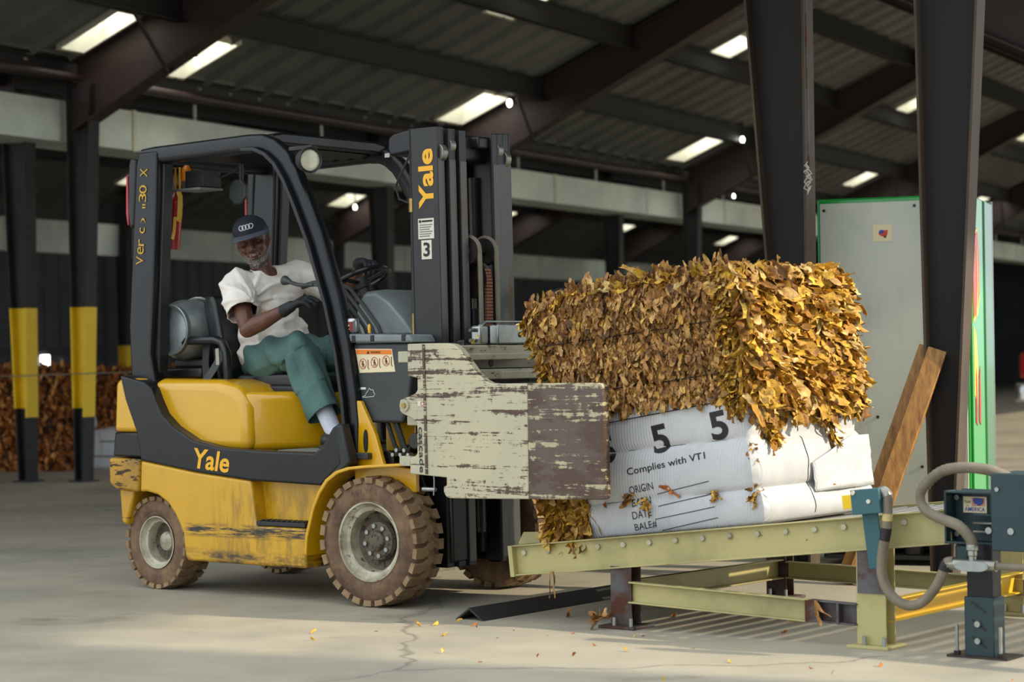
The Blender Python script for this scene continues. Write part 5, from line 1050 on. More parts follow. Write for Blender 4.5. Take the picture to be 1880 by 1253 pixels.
for a, b, r_ in ((.405, .385, .022), (.385, .365, .017), (.365, .335, .014)): MB().cyl((2.90, -.10, a), (2.90, -.10, b), r_, 8 if r_ > .02 else 14).build('gland_nut', 'zinc', t, bev=.002)
MB().tube([(2.815, -.10, .333), (2.99, -.10, .333)], .020, 14).build('junction_body', 'bare_steel', t, label='dull steel junction body'); MB().prism([(.045 * math.cos(a) + (.02 if math.cos(a) > 0 else -.02) + 2.905, .018 * math.sin(a) + .330) for a in [k * PI / 12 for k in range(24)]], -.126, -.118).build('junction_cover', 'zinc', t, bev=.001)
MB().cyl((2.80, -.10, .335), (2.83, -.10, .335), .019, 8).build('gland_nut', 'bare_steel', t); MB().cyl((2.99, -.10, .333), (3.25, -.10, .333), .013, 14).build('rigid_pipe', 'conduit', t)
t = thing('drive_unit', 'dark teal conveyor drive unit on a bolted post with a flag sticker', 'motor', (2.89, .02, 0))
MB().box((2.838, -.045, .0), (2.952, .045, .215)).build('post', 'dark_teal', t, bev=.004); MB().box((2.846, -.037, .21), (2.944, .037, .40)).build('inner_post', 'black_paint', t, bev=.003); MB().box((2.78, -.07, .0), (3.01, .07, .008)).build('foot_plate', 'dark_metal', t)
for z in (.178, .115, .055):
    m = MB().prism([(2.862, z + .018), (2.870, z + .022), (2.925, z - .014), (2.918, z - .020)], -.0465, -.0445); m.build('slot', 'rubber', t)
for z in (.12, .06): MB().cyl((2.892, -.046, z), (2.892, -.056, z), .011, 12).build('bolt', 'zinc', t)
for x in (2.812, 2.978): MB().cyl((x, -.05, .0), (x, -.05, .115), .0065, 8).build('anchor_bolt', 'zinc', t); MB().cyl((x, -.05, .008), (x, -.05, .022), .012, 6).build('anchor_nut', 'dark_metal', t)
m = MB()   # open-fronted bracket box
for a, b in (((2.765, -.04, .40), (2.772, .10, .585)), ((2.765, -.04, .578), (2.96, .10, .585)), ((2.765, -.04, .40), (2.96, .10, .407)), ((2.765, .04, .40), (2.96, .048, .585))): m.box(a, b)
m.build('bracket', 'dark_teal', t, bev=.002)
for z in (.47, .44, .50): MB().box((2.86, -.01, z), (2.965, .03, z + .006)).build('fin', 'bare_steel' if z < .5 else 'dark_teal', t)
for x, z in ((2.785, .56), (2.785, .43)): MB().cyl((x, .035, z), (x, .015, z), .010, 8).build('bolt', 'bare_steel', t)
MB().box((2.79, -.02, .32), (2.925, .09, .40)).build('gearbox', 'dark_teal', t, bev=.015, seg=3)
MB().box((2.965, -.085, .385), (3.16, .12, .655)).build('cover', 'dark_teal', t, bev=.003)
for x, z in ((2.99, .60), (2.957, .455), (3.04, .455)): MB().cyl((x, -.085, z), (x, -.091, z), .008 if z > .5 else .012, 12).build('screw', 'zinc', t)
MB().lathe([(0, -.02), (.11, -.02), (.125, -.012), (.125, .012), (.11, .02), (0, .02)], Matrix.Translation((3.235, -.11, .715)) @ Matrix.Rotation(PI / 2, 4, 'X'), 40).build('pulley', 'blue_metal', t)
st_ = MB().box((2.805, .030, .506), (2.895, .0385, .563)).build('flag_sticker', 'decal_cream', t)
text('sticker_text', 'AMERICA', 'flag_blue', st_, (2.811, .0298, .511), (1, 0, 0), (0, 0, 1), .015, width=.078, off=.012); text('sticker_text', 'Made', 'ink', st_, (2.809, .0298, .540), (1, 0, 0), (0, 0, 1), .011, width=.025); text('sticker_text', 'in', 'ink', st_, (2.820, .0298, .529), (1, 0, 0), (0, 0, 1), .006)
for i in range(6): MB().box((2.838, .0285, .531 + i * .005), (2.889, .0298, .5335 + i * .005)).build('sticker_stripe', 'flag_red', st_)
MB().prism([(2.843, .556), (2.852, .560), (2.872, .558), (2.882, .556), (2.884, .546), (2.876, .536), (2.864, .531), (2.858, .536), (2.847, .540)], .027, .0284).build('sticker_map', 'flag_blue', st_)
# ---------------------------------------------------------------- angle iron on the floor
t = thing('angle_iron', 'black steel angle lying ridge up on the floor across the conveyor start', 'angle iron', (.66, -.13, 0))
MB().prism([(.585, 0), (.660, .052), (.735, 0), (.722, 0), (.660, .042), (.598, 0)], -.13, 1.25).build('angle_body', 'angle_iron', t, bev=.001)
# ---------------------------------------------------------------- bales
def leaf(m, p, n, down, L, Wd, curl, rn, seg=5):
    # one crumpled leaf scrap: ragged strip folded along its rib, buckling in and out of the surface
    n = n.normalized(); d = (down - n * down.dot(n))
    if d.length < .01: d = n.orthogonal()
    d.normalize(); s = n.cross(d); vs = []; ph = rn.uniform(0, 6); tw = rn.uniform(-1.6, 1.6); fold_ = rn.uniform(-.2, 1.3); bend = rn.uniform(-.6, .6)
    pos = Vector(p); ang = rn.uniform(-.35, .45); a = rn.uniform(-.5, .5)
    for i in range(seg + 1):
        q = i / seg; w = Wd * .5 * (math.sin(PI * (.12 + .78 * q)) ** .3) * rn.uniform(.6, 1.3); a += tw / seg + rn.uniform(-.2, .2); ss = s * math.cos(a) + n * math.sin(a); nn = n * math.cos(a) - s * math.sin(a)
        lift = nn * (w * fold_); wob = nn * (.22 * Wd * math.sin(ph + q * 7))
        vs += [pos - ss * w * rn.uniform(.7, 1.1) + lift * rn.uniform(.3, 1.3), pos + wob, pos + ss * w * rn.uniform(.7, 1.1) + lift * rn.uniform(.3, 1.3)]
        ang += curl / seg + rn.uniform(-.45, .45); dd = d * math.cos(bend * q) + s * math.sin(bend * q); pos = pos + (dd * math.cos(ang) + n * math.sin(ang)) * (L / seg)
    m.add(vs, [(3 * i + k, 3 * i + k + 1, 3 * i + 4 + k, 3 * i + 3 + k) for i in range(seg) for k in (0, 1)])
def bigleaf(m, p, n, down, L, Wd, rn, curl=0.0, nx=4, nl=7):
    # broad crumpled leaf: noisy sheet hanging along 'down', ruffled margins
    n = n.normalized(); d = down - n * down.dot(n); d.normalize(); s = n.cross(d); sd = Vector((rn.uniform(0, 50), rn.uniform(0, 50), rn.uniform(0, 50))); vs = []; ang = rn.uniform(-.3, .3); pos = Vector(p); tw = rn.uniform(-1, 1); sk = rn.uniform(-.5, .5)
    for i in range(nl + 1):
        q = i / nl; w = Wd * .5 * (math.sin(PI * (.14 + .80 * q)) ** .5) * rn.uniform(.8, 1.15); a = tw * (q - .5)
        for j in range(nx + 1):
            t = j / nx * 2 - 1; ss = s * math.cos(a) + n * math.sin(a); u_ = mnoise.noise(sd + Vector((t * 1.6, q * L / Wd * 2.2, 0))); v_ = mnoise.noise(sd + Vector((t * 3.5, q * 5, 9)))
            vs.append(pos + ss * w * t * (1 - .15 * abs(v_)) + n * Wd * (.42 * u_ + .22 * v_ + .12 * abs(t)) + s * sk * q * Wd)
        ang += curl / nl + rn.uniform(-.3, .3); pos = pos + (d * math.cos(ang) + n * math.sin(ang)) * (L / nl)
    k = nx + 1; m.add(vs, [(i * k + j, i * k + j + 1, (i + 1) * k + j + 1, (i + 1) * k + j) for i in range(nl) for j in range(nx)])
def core(M, dims, amp, seed, mat, parent, rx=.06, n=26):
    # rounded, lumpy block: dims in bale coordinates
    lx, ly, lz = dims; m = MB()
    def face(f, nu, nv): m.grid(f, nu, nv)
    def shp(p):
        c = Vector((lx / 2, ly / 2, lz / 2)); q = Vector(p) - c; k = Vector([max(-h + rx, min(h - rx, v)) for v, h in zip(q, (lx / 2, ly / 2, lz / 2))]); e = q - k
        if e.length > rx: e = e.normalized() * rx
        r = c + k + e; nn = (e.normalized() if e.length > 1e-6 else Vector((0, 0, 1))); a = amp * (mnoise.noise(r * 9 + Vector((seed, 0, 0))) + .6 * mnoise.noise(r * 23)); return M @ (r + nn * a)
    for ax in range(3):
        for s_ in (0, 1):
            d = [lx, ly, lz]; i, j = [k for k in range(3) if k != ax]
            def f(a, b): p = [0, 0, 0]; p[ax] = d[ax] * s_; p[i] = a * d[i]; p[j] = b * d[j]; return shp(p)
            face(f, n, n)
    return m.build('leaf_core', mat, parent, frame='F')
def leaves_on(m, M, faces, rn):
    # faces: (origin, e1, e2, normal, count, L range, W range, curl, down, spread)
    R3 = M.to_3x3()
    for o, e1, e2, nn, cnt, (l0, l1), (w0_, w1_), curl, down, bulge in faces:
        for _ in range(cnt):
            a, b = rn.random(), rn.random(); p = Vector(o) + Vector(e1) * a + Vector(e2) * b; n_ = (Vector(nn) + Vector((rn.uniform(-.35, .35), rn.uniform(-.35, .35), rn.uniform(-.35, .35)))).normalized()
            p += Vector(nn) * (bulge * rn.uniform(-1, 1) + .012 * mnoise.noise(p * 12)); dn = Vector(down) + Vector((rn.uniform(-.5, .5), rn.uniform(-.5, .5), rn.uniform(-.3, .3)))
            leaf(m, M @ p, R3 @ n_, R3 @ dn, rn.uniform(l0, l1), rn.uniform(w0_, w1_), rn.uniform(*curl), rn)
# bale frame: origin at lower near left corner on the bed
BALM = TM @ Matrix.Translation((.155, .045, .0))
rn = random.Random(11)
# lower, wrapped bale: x 0..1.0, y 0.. .9, z 0..~.53
LB_ = thing('wrapped_bale', 'lower bale in printed white carton, leaves spilling out at its left end', 'bale', tuple(BALM @ Vector((0, 0, 0))))
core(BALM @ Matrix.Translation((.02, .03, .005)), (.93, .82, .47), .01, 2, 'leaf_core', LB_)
XL = .215; XR = .985; WZ0, WZ1 = .0, .545
def wrap_pt(a, z):
    # a 0..1 around the sides (front, right, back), z height; three pillow lobes between the bands
    bands = (.0, .135, .335, .56); lobe = 0
    for i in range(3):
        if bands[i] <= z <= bands[i + 1]: lobe = math.sin(PI * (z - bands[i]) / (bands[i + 1] - bands[i])) ** .6
    grow = .030 * (1 - z / .56)
    fr, rt = XR + grow - XL, .84; tot = fr + rt + fr; s = a * tot; r = .035
    e = .012 * lobe; e2 = (.030 if z < .335 else .018) * lobe + .5 * grow
    if s < fr - r: x, y, nx, ny = XL + s, 0, 0, -1
    elif s < fr + r: q = (s - fr + r) / (2 * r) * PI / 2; x, y, nx, ny = XR + grow - r + r * math.sin(q), r - r * math.cos(q), math.sin(q), -math.cos(q)
    elif s < fr + rt - r: x, y, nx, ny = XR + grow, s - fr, 1, 0
    elif s < fr + rt + r: q = (s - fr - rt + r) / (2 * r) * PI / 2; x, y, nx, ny = XR + grow - r + r * math.cos(q), rt - r + r * math.sin(q), math.cos(q), math.sin(q)
    else: x, y, nx, ny = XR + grow - (s - fr - rt), rt, 0, 1
    k = e2 if nx > .5 else e
    wr_ = .0035 * mnoise.noise(Vector((x * 9, y * 9, z * 5))) + (.004 * mnoise.noise(Vector((x * 6, y * 40, z * 7))) if nx > .3 else .0012 * mnoise.noise(Vector((x * 40, y * 9, z * 6))))
    cr_ = -.006 * math.exp(-((z - .135) / .006) ** 2) - .006 * math.exp(-((z - .335) / .006) ** 2)
    k += wr_ + cr_; return Vector((x + nx * k, y + ny * k, z))
def top_edge(a):  # torn slanting upper edge of the front, straight on the end
    s = a * ((XR - XL) * 2 + .84); return .475 + .07 * min(1, s / (XR - XL)) + .006 * mnoise.noise(Vector((s * 9, 3, 1)))
m = MB(); m.grid(lambda a, b: BALM @ wrap_pt(a, b * top_edge(a)), 150, 44); wp = m.build('carton_wrap', 'wrap_board', LB_, smooth=60); sl = wp.modifiers.new('s', 'SOLIDIFY'); sl.thickness = .003; sl.offset = 0
def front_y(x, z): return wrap_pt(max(0, (x - XL)) / ((XR + .030 * (1 - z / .56) - XL) * 2 + .84), z).y
BI = BALM.inverted()
def onwrap(p, lift=.0035):
    q = BI @ p; z = max(.002, min(.545, q.z)); return BALM @ Vector((q.x, front_y(q.x, z) - lift, q.z))
def wtext(name, s, x, z, h, w=None, off=0.0, ang=.095, mat='ink', shear=0):
    # x,z are heights in the forklift frame on the front face
    text(name, s, mat, wp, Vector((x, .04, z)), (1, 0, .2), (-.2, 0, 1), h, width=w, off=off, shear=shear, fit=onwrap)
for x, z in ((1.218, .640), (1.477, .690), (1.750, .745)): wtext('printed_digit', '5', x, z, .112, .080, off=.028)
wtext('printed_line', 'Complies with VT1', 1.352, .596, .036, .375, off=.008)
for lab, x, z, w in (('ORIGIN', 1.359, .529, .115), ('BARN', 1.368, .478, .092), ('DATE', 1.373, .429, .092), ('BALE#', 1.383, .381, .108)): wtext('printed_word', lab, x, z, .030, w)
def wline(x0, z0, x1, z1, t=.003):
    n = 14; vs = []
    for i in range(n + 1):
        q = i / n; x = x0 + (x1 - x0) * q; z = z0 + (z1 - z0) * q
        for dz in (0, t): vs.append(onwrap(Vector((x, .04, z + dz)), .0036))
    MB().add(vs, [(2 * i, 2 * i + 2, 2 * i + 3, 2 * i + 1) for i in range(n)]).build('printed_rule', 'ink', wp)
for a in ((1.489, .532, 1.730, .589), (1.493, .484, 1.744, .541), (1.480, .432, 1.758, .491), (1.509, .389, 1.770, .449)): wline(*a)
for z in (.135, .335):
    pts = [BALM @ (wrap_pt(a / 80, z) + Vector((0, -.0015, 0))) for a in range(81)]; MB().tube(pts, .0022, 5).build('strapping_wire', 'wire', LB_)
MB().tube([BALM @ (wrap_pt((XR - XL + .36 + .004 * math.sin(k)) / ((XR - XL) * 2 + .87), .02 + k * .015) + Vector((.003, 0, 0))) for k in range(34)], .0016, 5).build('strapping_wire', 'wire', LB_)
# torn flap on the right end
m = MB(); m.grid(lambda a, b: BALM @ (Vector((XR + .060 + .014 * math.sin(a * PI) + .010 * (1 - a), .36 + .50 * a, .10 + .21 * b * (.55 + .45 * min(1, a * 1.6)))) + Vector((.006 * mnoise.noise(Vector((a * 5, b * 5, 2))), 0, 0))), 16, 10); fl_ = m.build('torn_flap', 'wrap_board', LB_, smooth=60); sl = fl_.modifiers.new('s', 'SOLIDIFY'); sl.thickness = .003
# spilled leaves at the left end and tufts poking through
m = MB()
leaves_on(m, BALM, [((.0, -.01, .01), (.21, 0, 0), (0, 0, .45), (0, -1, 0), 520, (.05, .12), (.018, .045), (-.3, .9), (.3, 0, -1), .012), ((.0, 0, .01), (0, .8, 0), (0, 0, .46), (-1, 0, 0), 420, (.05, .12), (.018, .045), (-.3, .9), (0, .2, -1), .015)], rn)
o = m.build('spilling_leaves', 'leaf_golden', LB_, smooth=80); o['kind'] = 'stuff'
def tuft(x, y, z, n_, cnt, sp, L, mat='leaf_golden', parent=LB_):
    m = MB()
    for _ in range(cnt): leaf(m, BALM @ (Vector((x + rn.uniform(-sp, sp), y + rn.uniform(-sp, sp) * (0 if n_[1] else 1), z + rn.uniform(-sp, sp)))), BALM.to_3x3() @ Vector(n_), Vector((rn.uniform(-1, 1), rn.uniform(-.3, .3), rn.uniform(-1, .2))), L * rn.uniform(.6, 1.2), L * .35, rn.uniform(.2, 1.2), rn)
    m.build('leaf_tuft', mat, parent, smooth=80)
for x, z, c, sp, L, mm in ((.265, .265, 7, .015, .06, 'leaf_brown'), (.43, .155, 6, .012, .07, 'leaf_pressed'), (.50, .125, 9, .016, .05, 'leaf_golden'), (.62, .165, 2, .004, .06, 'leaf_brown'), (.83, .13, 8, .016, .045, 'leaf_golden'), (.30, .14, 3, .008, .035, 'leaf_brown')): tuft(x, -.014, z, (0, -1, 0), c, sp, L, mm)
for x, y, z, c in ((1.0, .0, .13, 16), (.995, .0, .10, 12), (1.0, -.005, .30, 8), (1.0, -.005, .27, 6), (1.045, .56, .30, 9), (1.03, .50, .13, 4)): tuft(x, y, z, (.7, -.7, 0) if y < .1 else (1, 0, 0), c, .012, .045)
# upper, bare bale
UB = thing('tobacco_bale', 'upper bare bale of pressed golden brown tobacco leaves tied with wire', 'bale', tuple(BALM @ Vector((0, 0, .5))))
UM = BALM @ Matrix.Translation((.0, .0, .47))
# leaf block bulges to the left at mid height; its top slopes down at the left end
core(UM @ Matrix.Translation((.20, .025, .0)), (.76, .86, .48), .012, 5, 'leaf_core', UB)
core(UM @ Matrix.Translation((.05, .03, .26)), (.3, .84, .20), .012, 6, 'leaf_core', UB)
m = MB(); R3 = UM.to_3x3()
def XLF(z):
    P_ = ((-.2, .24), (.0, .19), (.15, .12), (.30, .04), (.42, -.01), (.52, .04), (.7, .08))
    for (a, b), (c, d) in zip(P_, P_[1:]):
        if a <= z <= c: return b + (d - b) * (z - a) / (c - a)
    return .05
def cushion(z):     # pillowing between the tying wires
    b = (-.06, .13, .30, .56)
    for i in range(3):
        if b[i] <= z < b[i + 1]: return math.sin(PI * (z - b[i]) / (b[i + 1] - b[i])) ** .5
    return 0
def put(o, nn, down, L, Wd, curl, cnt_=1):
    leaf(m, UM @ o, R3 @ nn, R3 @ down, L, Wd, curl, rn)
for _ in range(9500):   # front: pressed edge-on leaves, mostly vertical
    x = rn.uniform(.0, .985); z = rn.uniform(-.10, .54); lim = .54 - .05 * max(0, (.25 - x) / .25)
    if z > lim or x < XLF(z) or z < .020 + .016 * x: continue
    y = .014 - .040 * cushion(z) + .012 * mnoise.noise(Vector((x * 16, z * 9, 1))); nn = Vector((rn.uniform(-.6, .6), -1, rn.uniform(-.25, .25)))
    yaw = rn.gauss(0, .75); nn = Vector((math.sin(yaw), -math.cos(yaw), rn.uniform(-.2, .2)))
    if rn.random() < .72: bigleaf(m, UM @ Vector((x, y + rn.uniform(-.002, .012), z + .02)), R3 @ nn, R3 @ Vector((rn.uniform(-.35, .35), 0, -1 if rn.random() < .8 else 1)), rn.uniform(.022, .06), rn.uniform(.010, .026), rn, rn.uniform(-.5, .15), 2, 4)
    else: put(Vector((x, y + rn.uniform(-.002, .010), z + .02)), nn, Vector((rn.uniform(-.45, .45), .1, -1)), rn.uniform(.020, .060), rn.uniform(.005, .014), rn.uniform(-.8, .1))
for _ in range(520):
    x = rn.uniform(.0, .97); z = rn.uniform(.0, .50)
    if x < XLF(z): continue
    bigleaf(m, UM @ Vector((x, .006 - .038 * cushion(z), z + .02)), R3 @ Vector((rn.uniform(-.6, .6), -1, rn.uniform(-.3, .3))), R3 @ Vector((rn.uniform(-.7, .7), 0, -1)), rn.uniform(.03, .07), rn.uniform(.014, .032), rn, rn.uniform(-.8, .2))
o = m.build('pressed_leaves', 'leaf_pressed', UB, smooth=80); o['kind'] = 'stuff'
m = MB()
for _ in range(1700):
    y = rn.uniform(-.02, .88); z = rn.uniform(.0, .55); ed_ = max(0, (y - .80) / .08); x = .998 + .035 * cushion(z) + .03 * mnoise.noise(Vector((y * 6, z * 5, 4))) - .05 * ed_
    bigleaf(m, UM @ Vector((x, y, z)), R3 @ Vector((1, rn.uniform(-.7, .5) + ed_, rn.uniform(-.2, .5))), R3 @ Vector((rn.uniform(-.1, .3), rn.uniform(-.6, .6), -1)), rn.uniform(.06, .14), rn.uniform(.03, .07), rn, rn.uniform(-.9, .5))
for _ in range(1500):   # right end: loose golden leaves hanging down
    y = rn.uniform(-.03, .90); z = rn.uniform(-.06, .55); 
    bot = .02 + .05 * math.sin(y * 9 + 1) 
    if z < bot and rn.random() < .7: continue
    x = .978 + .035 * cushion(z) + .025 * mnoise.noise(Vector((y * 6, z * 5, 4))) + rn.uniform(-.01, .02); edge = max(0, (y - .82) / .08)
    put(Vector((x - .05 * edge, y, z)), Vector((1, rn.uniform(-.55, .55) + edge, rn.uniform(-.1, .5))).normalized(), Vector((0, rn.uniform(-.5, .5), -1)), rn.uniform(.04, .12), rn.uniform(.016, .050), rn.uniform(-1.0, .5))
for _ in range(1500):   # near corner turn
    z = rn.uniform(.0, .54); a = rn.uniform(0, PI / 2); put(Vector((.925 + .06 * math.sin(a) + .01 * cushion(z), .05 - .065 * math.cos(a), z)), Vector((math.sin(a), -math.cos(a), .2)), Vector((rn.uniform(-.4, .4), rn.uniform(-.3, .3), -1)), rn.uniform(.04, .09), rn.uniform(.014, .034), rn.uniform(-.3, .8))
for _ in range(2600):   # top: ragged, standing up
    x = rn.uniform(.04, 1.0); y = rn.uniform(-.02, .88); h = .515 - .045 * max(0, (.25 - x) / .25) - .03 * max(0, (x - .8) / .2) + .02 * mnoise.noise(Vector((x * 6, y * 6, 8)))
    (bigleaf(m, UM @ Vector((x, y, h)), R3 @ Vector((rn.uniform(-.7, .7), rn.uniform(-.9, .2), .7)), R3 @ Vector((rn.uniform(-1, 1), rn.uniform(-1, .2), rn.uniform(-.4, .4))), rn.uniform(.04, .09), rn.uniform(.02, .045), rn, rn.uniform(-.5, .6)) if rn.random() < .5 else put(Vector((x, y, h)), Vector((rn.uniform(-.6, .6), rn.uniform(-.8, .3), .8)).normalized(), Vector((rn.uniform(-1, 1), rn.uniform(-1, .6), rn.uniform(-.2, .4))), rn.uniform(.03, .07), rn.uniform(.010, .028), rn.uniform(-.4, .8)))
for x, y, L in ((.60, .02, .16), (.62, .04, .13), (.70, .05, .12), (.20, .02, .08), (.24, .03, .08), (.35, .0, .07), (.85, .03, .09), (.72, .0, .08)):
    for _ in range(4): put(Vector((x + rn.uniform(-.02, .02), y, .50)), Vector((.2, -1, .2)), Vector((-.5 + rn.uniform(-.3, .3), 0, 1)), L * rn.uniform(.5, 1), .035, rn.uniform(-.2, .5))
for _ in range(1300):   # left end: drooping, darker
    y = rn.uniform(-.03, .85); z = rn.uniform(.02, .44)
    bigleaf(m, UM @ Vector((XLF(z) + .015 + rn.uniform(-.01, .01), y, z + .03)), R3 @ Vector((-1, rn.uniform(-.8, .3), .2)), R3 @ Vector((0, rn.uniform(-.4, .4), -1)), rn.uniform(.05, .12), rn.uniform(.025, .055), rn, rn.uniform(-.6, .6))
o = m.build('loose_leaves', 'leaf_golden', UB, smooth=80); o['kind'] = 'stuff'
# long hanging tufts
def hang(y0, y1, z0, z1, cnt, x0=.985, pull=0.0):
    m_ = MB()
    for _ in range(cnt):
        q = rn.random(); y = (y0 + y1) / 2 + (y1 - y0) * (rn.random() - .5) * (1 - .75 * q); z = z0 + (z1 - z0) * q
        (bigleaf(m_, UM @ Vector((x0 + rn.uniform(-.012, .03), y, z + .04)), R3 @ Vector((1, rn.uniform(-.8, .8), .2)), Vector((0, rn.uniform(-.25, .25), -1)), rn.uniform(.05, .10), rn.uniform(.022, .045) * (1 - .3 * q), rn, rn.uniform(-.3, .3)) if rn.random() < .6 else leaf(m_, UM @ Vector((x0 + rn.uniform(-.012, .03), y, z + .04)), R3 @ Vector((1, rn.uniform(-.8, .8), .2)), Vector((0, rn.uniform(-.25, .25), -1)), rn.uniform(.05, .09), rn.uniform(.012, .026) * (1 - .3 * q), rn.uniform(-.3, .6), rn))
    m_.build('hanging_tuft', 'leaf_golden', UB, smooth=80)
hang(.02, .22, .06, -.16, 230); hang(.05, .19, -.04, -.185, 110, 1.0); hang(.26, .36, .05, -.07, 60); hang(.54, .58, .04, -.20, 34, 1.02); hang(.62, .72, .08, -.05, 50, 1.0); hang(.80, .90, .12, -.07, 110, .995); hang(.86, .93, .28, .02, 120, .97); hang(.90, .96, .26, .06, 60, .95)
# tying wires
for z, sag in ((.10, .012), (.30, .004)):
    z_ = z + .03; pts = [UM @ Vector((x, -.020 - .004 * math.sin(x * 9), z_ - sag * math.sin(x * 3))) for x in [i * .05 for i in range(0, 19)]] + [UM @ Vector((.93, .02, z_)), UM @ Vector((.945, .3, z_)), UM @ Vector((.945, .85, z_))]
    MB().tube(pts, .0022, 5).build('tying_wire', 'wire', UB)
MB().tube([UM @ Vector((x, -.020, -.035 + .055 * x)) for x in [i * .05 for i in range(2, 20)]], .0022, 5).build('tying_wire', 'wire', UB)
# ---------------------------------------------------------------- vending cabinet, planks behind the conveyor
def WB(name, label, cat, loc, rz, group=None):
    o = thing(name, label, cat, (0, 0, 0), 'W', group); o.location = loc; o.rotation_euler = (0, 0, rz); return o
c0 = Vector((1.560, 11.10, 0)); c1 = Vector((2.275, 10.83, 0)); rz = math.atan2(c1.y - c0.y, c1.x - c0.x); CW_ = (c1 - c0).length
t = WB('vending_cabinet', 'tall green steel cabinet with a scuffed pale side panel behind the near columns', 'cabinet', c0, rz)
MB().box((.0, .01, .30), (CW_, .70, 1.86)).build('cabinet_body', 'green_paint', t, bev=.01)
pn = MB().box((.018, -.002, .30), (CW_ - .015, .012, 1.835)).build('side_panel', 'white_panel', t, bev=.002)
for x, z in ((.04, 1.80), (.50, 1.81), (.35, 1.66), (.52, .5), (.30, .75)): MB().cyl((x, -.002, z), (x, -.006, z), .008, 10).build('panel_screw', 'dark_metal', pn)
sk = MB().box((.29, -.005, 1.635), (.385, -.002, 1.72)).build('flag_sticker', 'decal_cream', pn); MB().prism([(.318, 1.672), (.330, 1.69), (.365, 1.692), (.362, 1.665), (.335, 1.66)], -.0065, -.005).build('sticker_map', 'flag_red', sk); MB().prism([(.318, 1.676), (.324, 1.692), (.345, 1.693), (.342, 1.676)], -.0075, -.0062).build('sticker_canton', 'flag_blue', sk)
m = MB(); m.box((.01, .02, .04), (.03, .54, .30)); m.box((.01, .50, .04), (CW_ - .01, .54, .30)); m.box((.01, .02, .03), (CW_ - .01, .54, .05)); m.build('open_base', 'rubber', t)
mm_ = MB(); mm_.box((.12, .10, .06), (.34, .4, .22)); mm_.cyl((.45, .12, .05), (.45, .12, .24), .05, 16); mm_.tube([(.2, .09, .25), (.3, .07, .15), (.42, .08, .10), (.6, .09, .2)], .008, 6); mm_.box((.55, .1, .06), (.7, .35, .16)); mm_.build('compressor', 'dark_metal', t, bev=.004)
MB().ell((.60, .06, .18), (.010, .006, .022), n=12).build('indicator_lamp', 'green_paint', t)
MB().box((CW_ - .02, .02, .0), (CW_ + .004, .30, .31)).build('front_kick', 'green_paint', t, bev=.003)
dr = MB().box((CW_, .015, .10), (CW_ + .012, .40, 1.85)).build('front_door', 'green_paint', t, bev=.003); MB().box((CW_, .415, .10), (CW_ + .02, .68, 1.85)).build('door_panel', 'green_dark', t, bev=.012, seg=3); MB().box((CW_ + .004, .68, .10), (CW_ + .02, .70, 1.86)).build('edge_trim', 'bare_steel', t)
MB().prism([(.04, 1.22), (.18, 1.26), (.255, 1.36), (.245, 1.58), (.20, 1.70), (.04, 1.66)], CW_ + .012, CW_ + .015, axis='x').build('logo_panel', 'logo_yellow', dr); MB().prism([(.04, 1.24), (.17, 1.285), (.235, 1.37), (.228, 1.57), (.19, 1.68), (.04, 1.63)], CW_ + .015, CW_ + .017, axis='x').build('logo_panel', 'logo_red', dr)
MB().sweep([(-.012, -.001), (.012, -.001), (.012, .001), (-.012, .001)], [(CW_ + .018, .12, 1.25), (CW_ + .018, .17, 1.40), (CW_ + .018, .15, 1.60)], ups=(1, 0, 0)).build('logo_stroke', 'logo_yellow', dr)
MB().prism([(.05, .86), (.15, .80), (.17, 1.0), (.12, 1.16), (.05, 1.20)], CW_ + .012, CW_ + .014, axis='x').build('logo_panel', 'logo_yellow', dr)
for y in (.08, .19): MB().prism([(y, .72), (y + .045, .70), (y + .06, .80), (y + .045, 1.0), (y + .01, .95)], CW_ + .0135, CW_ + .015, axis='x').build('worn_logo_finger', 'warning_red', dr)
def plank(a, b, w, th, side, name, label):
    a, b = Vector(a), Vector(b); d = (b - a).normalized(); s = Vector(side); s = (s - d * s.dot(d)).normalized(); n = d.cross(s); M = Matrix((s, n, d)).transposed().to_4x4(); M.translation = a
    t = WB(name, label, 'plank', a, 0, None); ORG[t.name] = a; L = (b - a).length
    MB().box((-w / 2, -th / 2, 0), (w / 2, th / 2, L), M).build('board', 'wood', t, bev=.004)
    for z in (.42, .36): MB().cyl(M @ Vector((-w * .28, -th / 2 - .004, z)), M @ Vector((-w * .28, -th / 2, z)), .010, 12).build('nail_head', 'decal_cream', t)
plank((1.575, 10.10, .01), (2.00, 10.24, 1.085), .09, .045, (1, -.25, 0), 'wooden_plank', 'weathered wide wooden plank leaning against the right near column')
plank((1.535, 10.16, .01), (1.965, 10.30, 1.10), .08, .04, (1, -.25, 0), 'wooden_plank', 'second wooden plank just behind the wide one, its edge showing on the left')
# ---------------------------------------------------------------- background bales
def bg_bale(x0, y0, z0, lx, ly, lz, rz_, cnt, mat, label, seed, group):
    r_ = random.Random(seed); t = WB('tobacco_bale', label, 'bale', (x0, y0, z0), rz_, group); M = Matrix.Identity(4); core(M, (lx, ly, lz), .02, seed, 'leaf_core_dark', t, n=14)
    global rn; m = MB(); leaves_on(m, M, [((0, 0, .02), (lx, 0, 0), (0, 0, lz), (0, -1, 0), cnt, (.06, .14), (.025, .06), (-.4, .8), (.2, 0, -1), .02), ((lx, 0, .02), (0, ly, 0), (0, 0, lz), (1, 0, 0), cnt // 2, (.06, .14), (.025, .06), (-.4, .8), (0, .2, -1), .02), ((0, 0, lz), (lx, 0, 0), (0, ly, 0), (0, 0, 1), cnt // 2, (.05, .12), (.025, .05), (-.2, 1.1), (0, -1, .3), .02)], r_)
    o = m.build('loose_leaves', mat, t, smooth=80); o['kind'] = 'stuff'; return t
G = 'brown tobacco bales behind the paired columns'
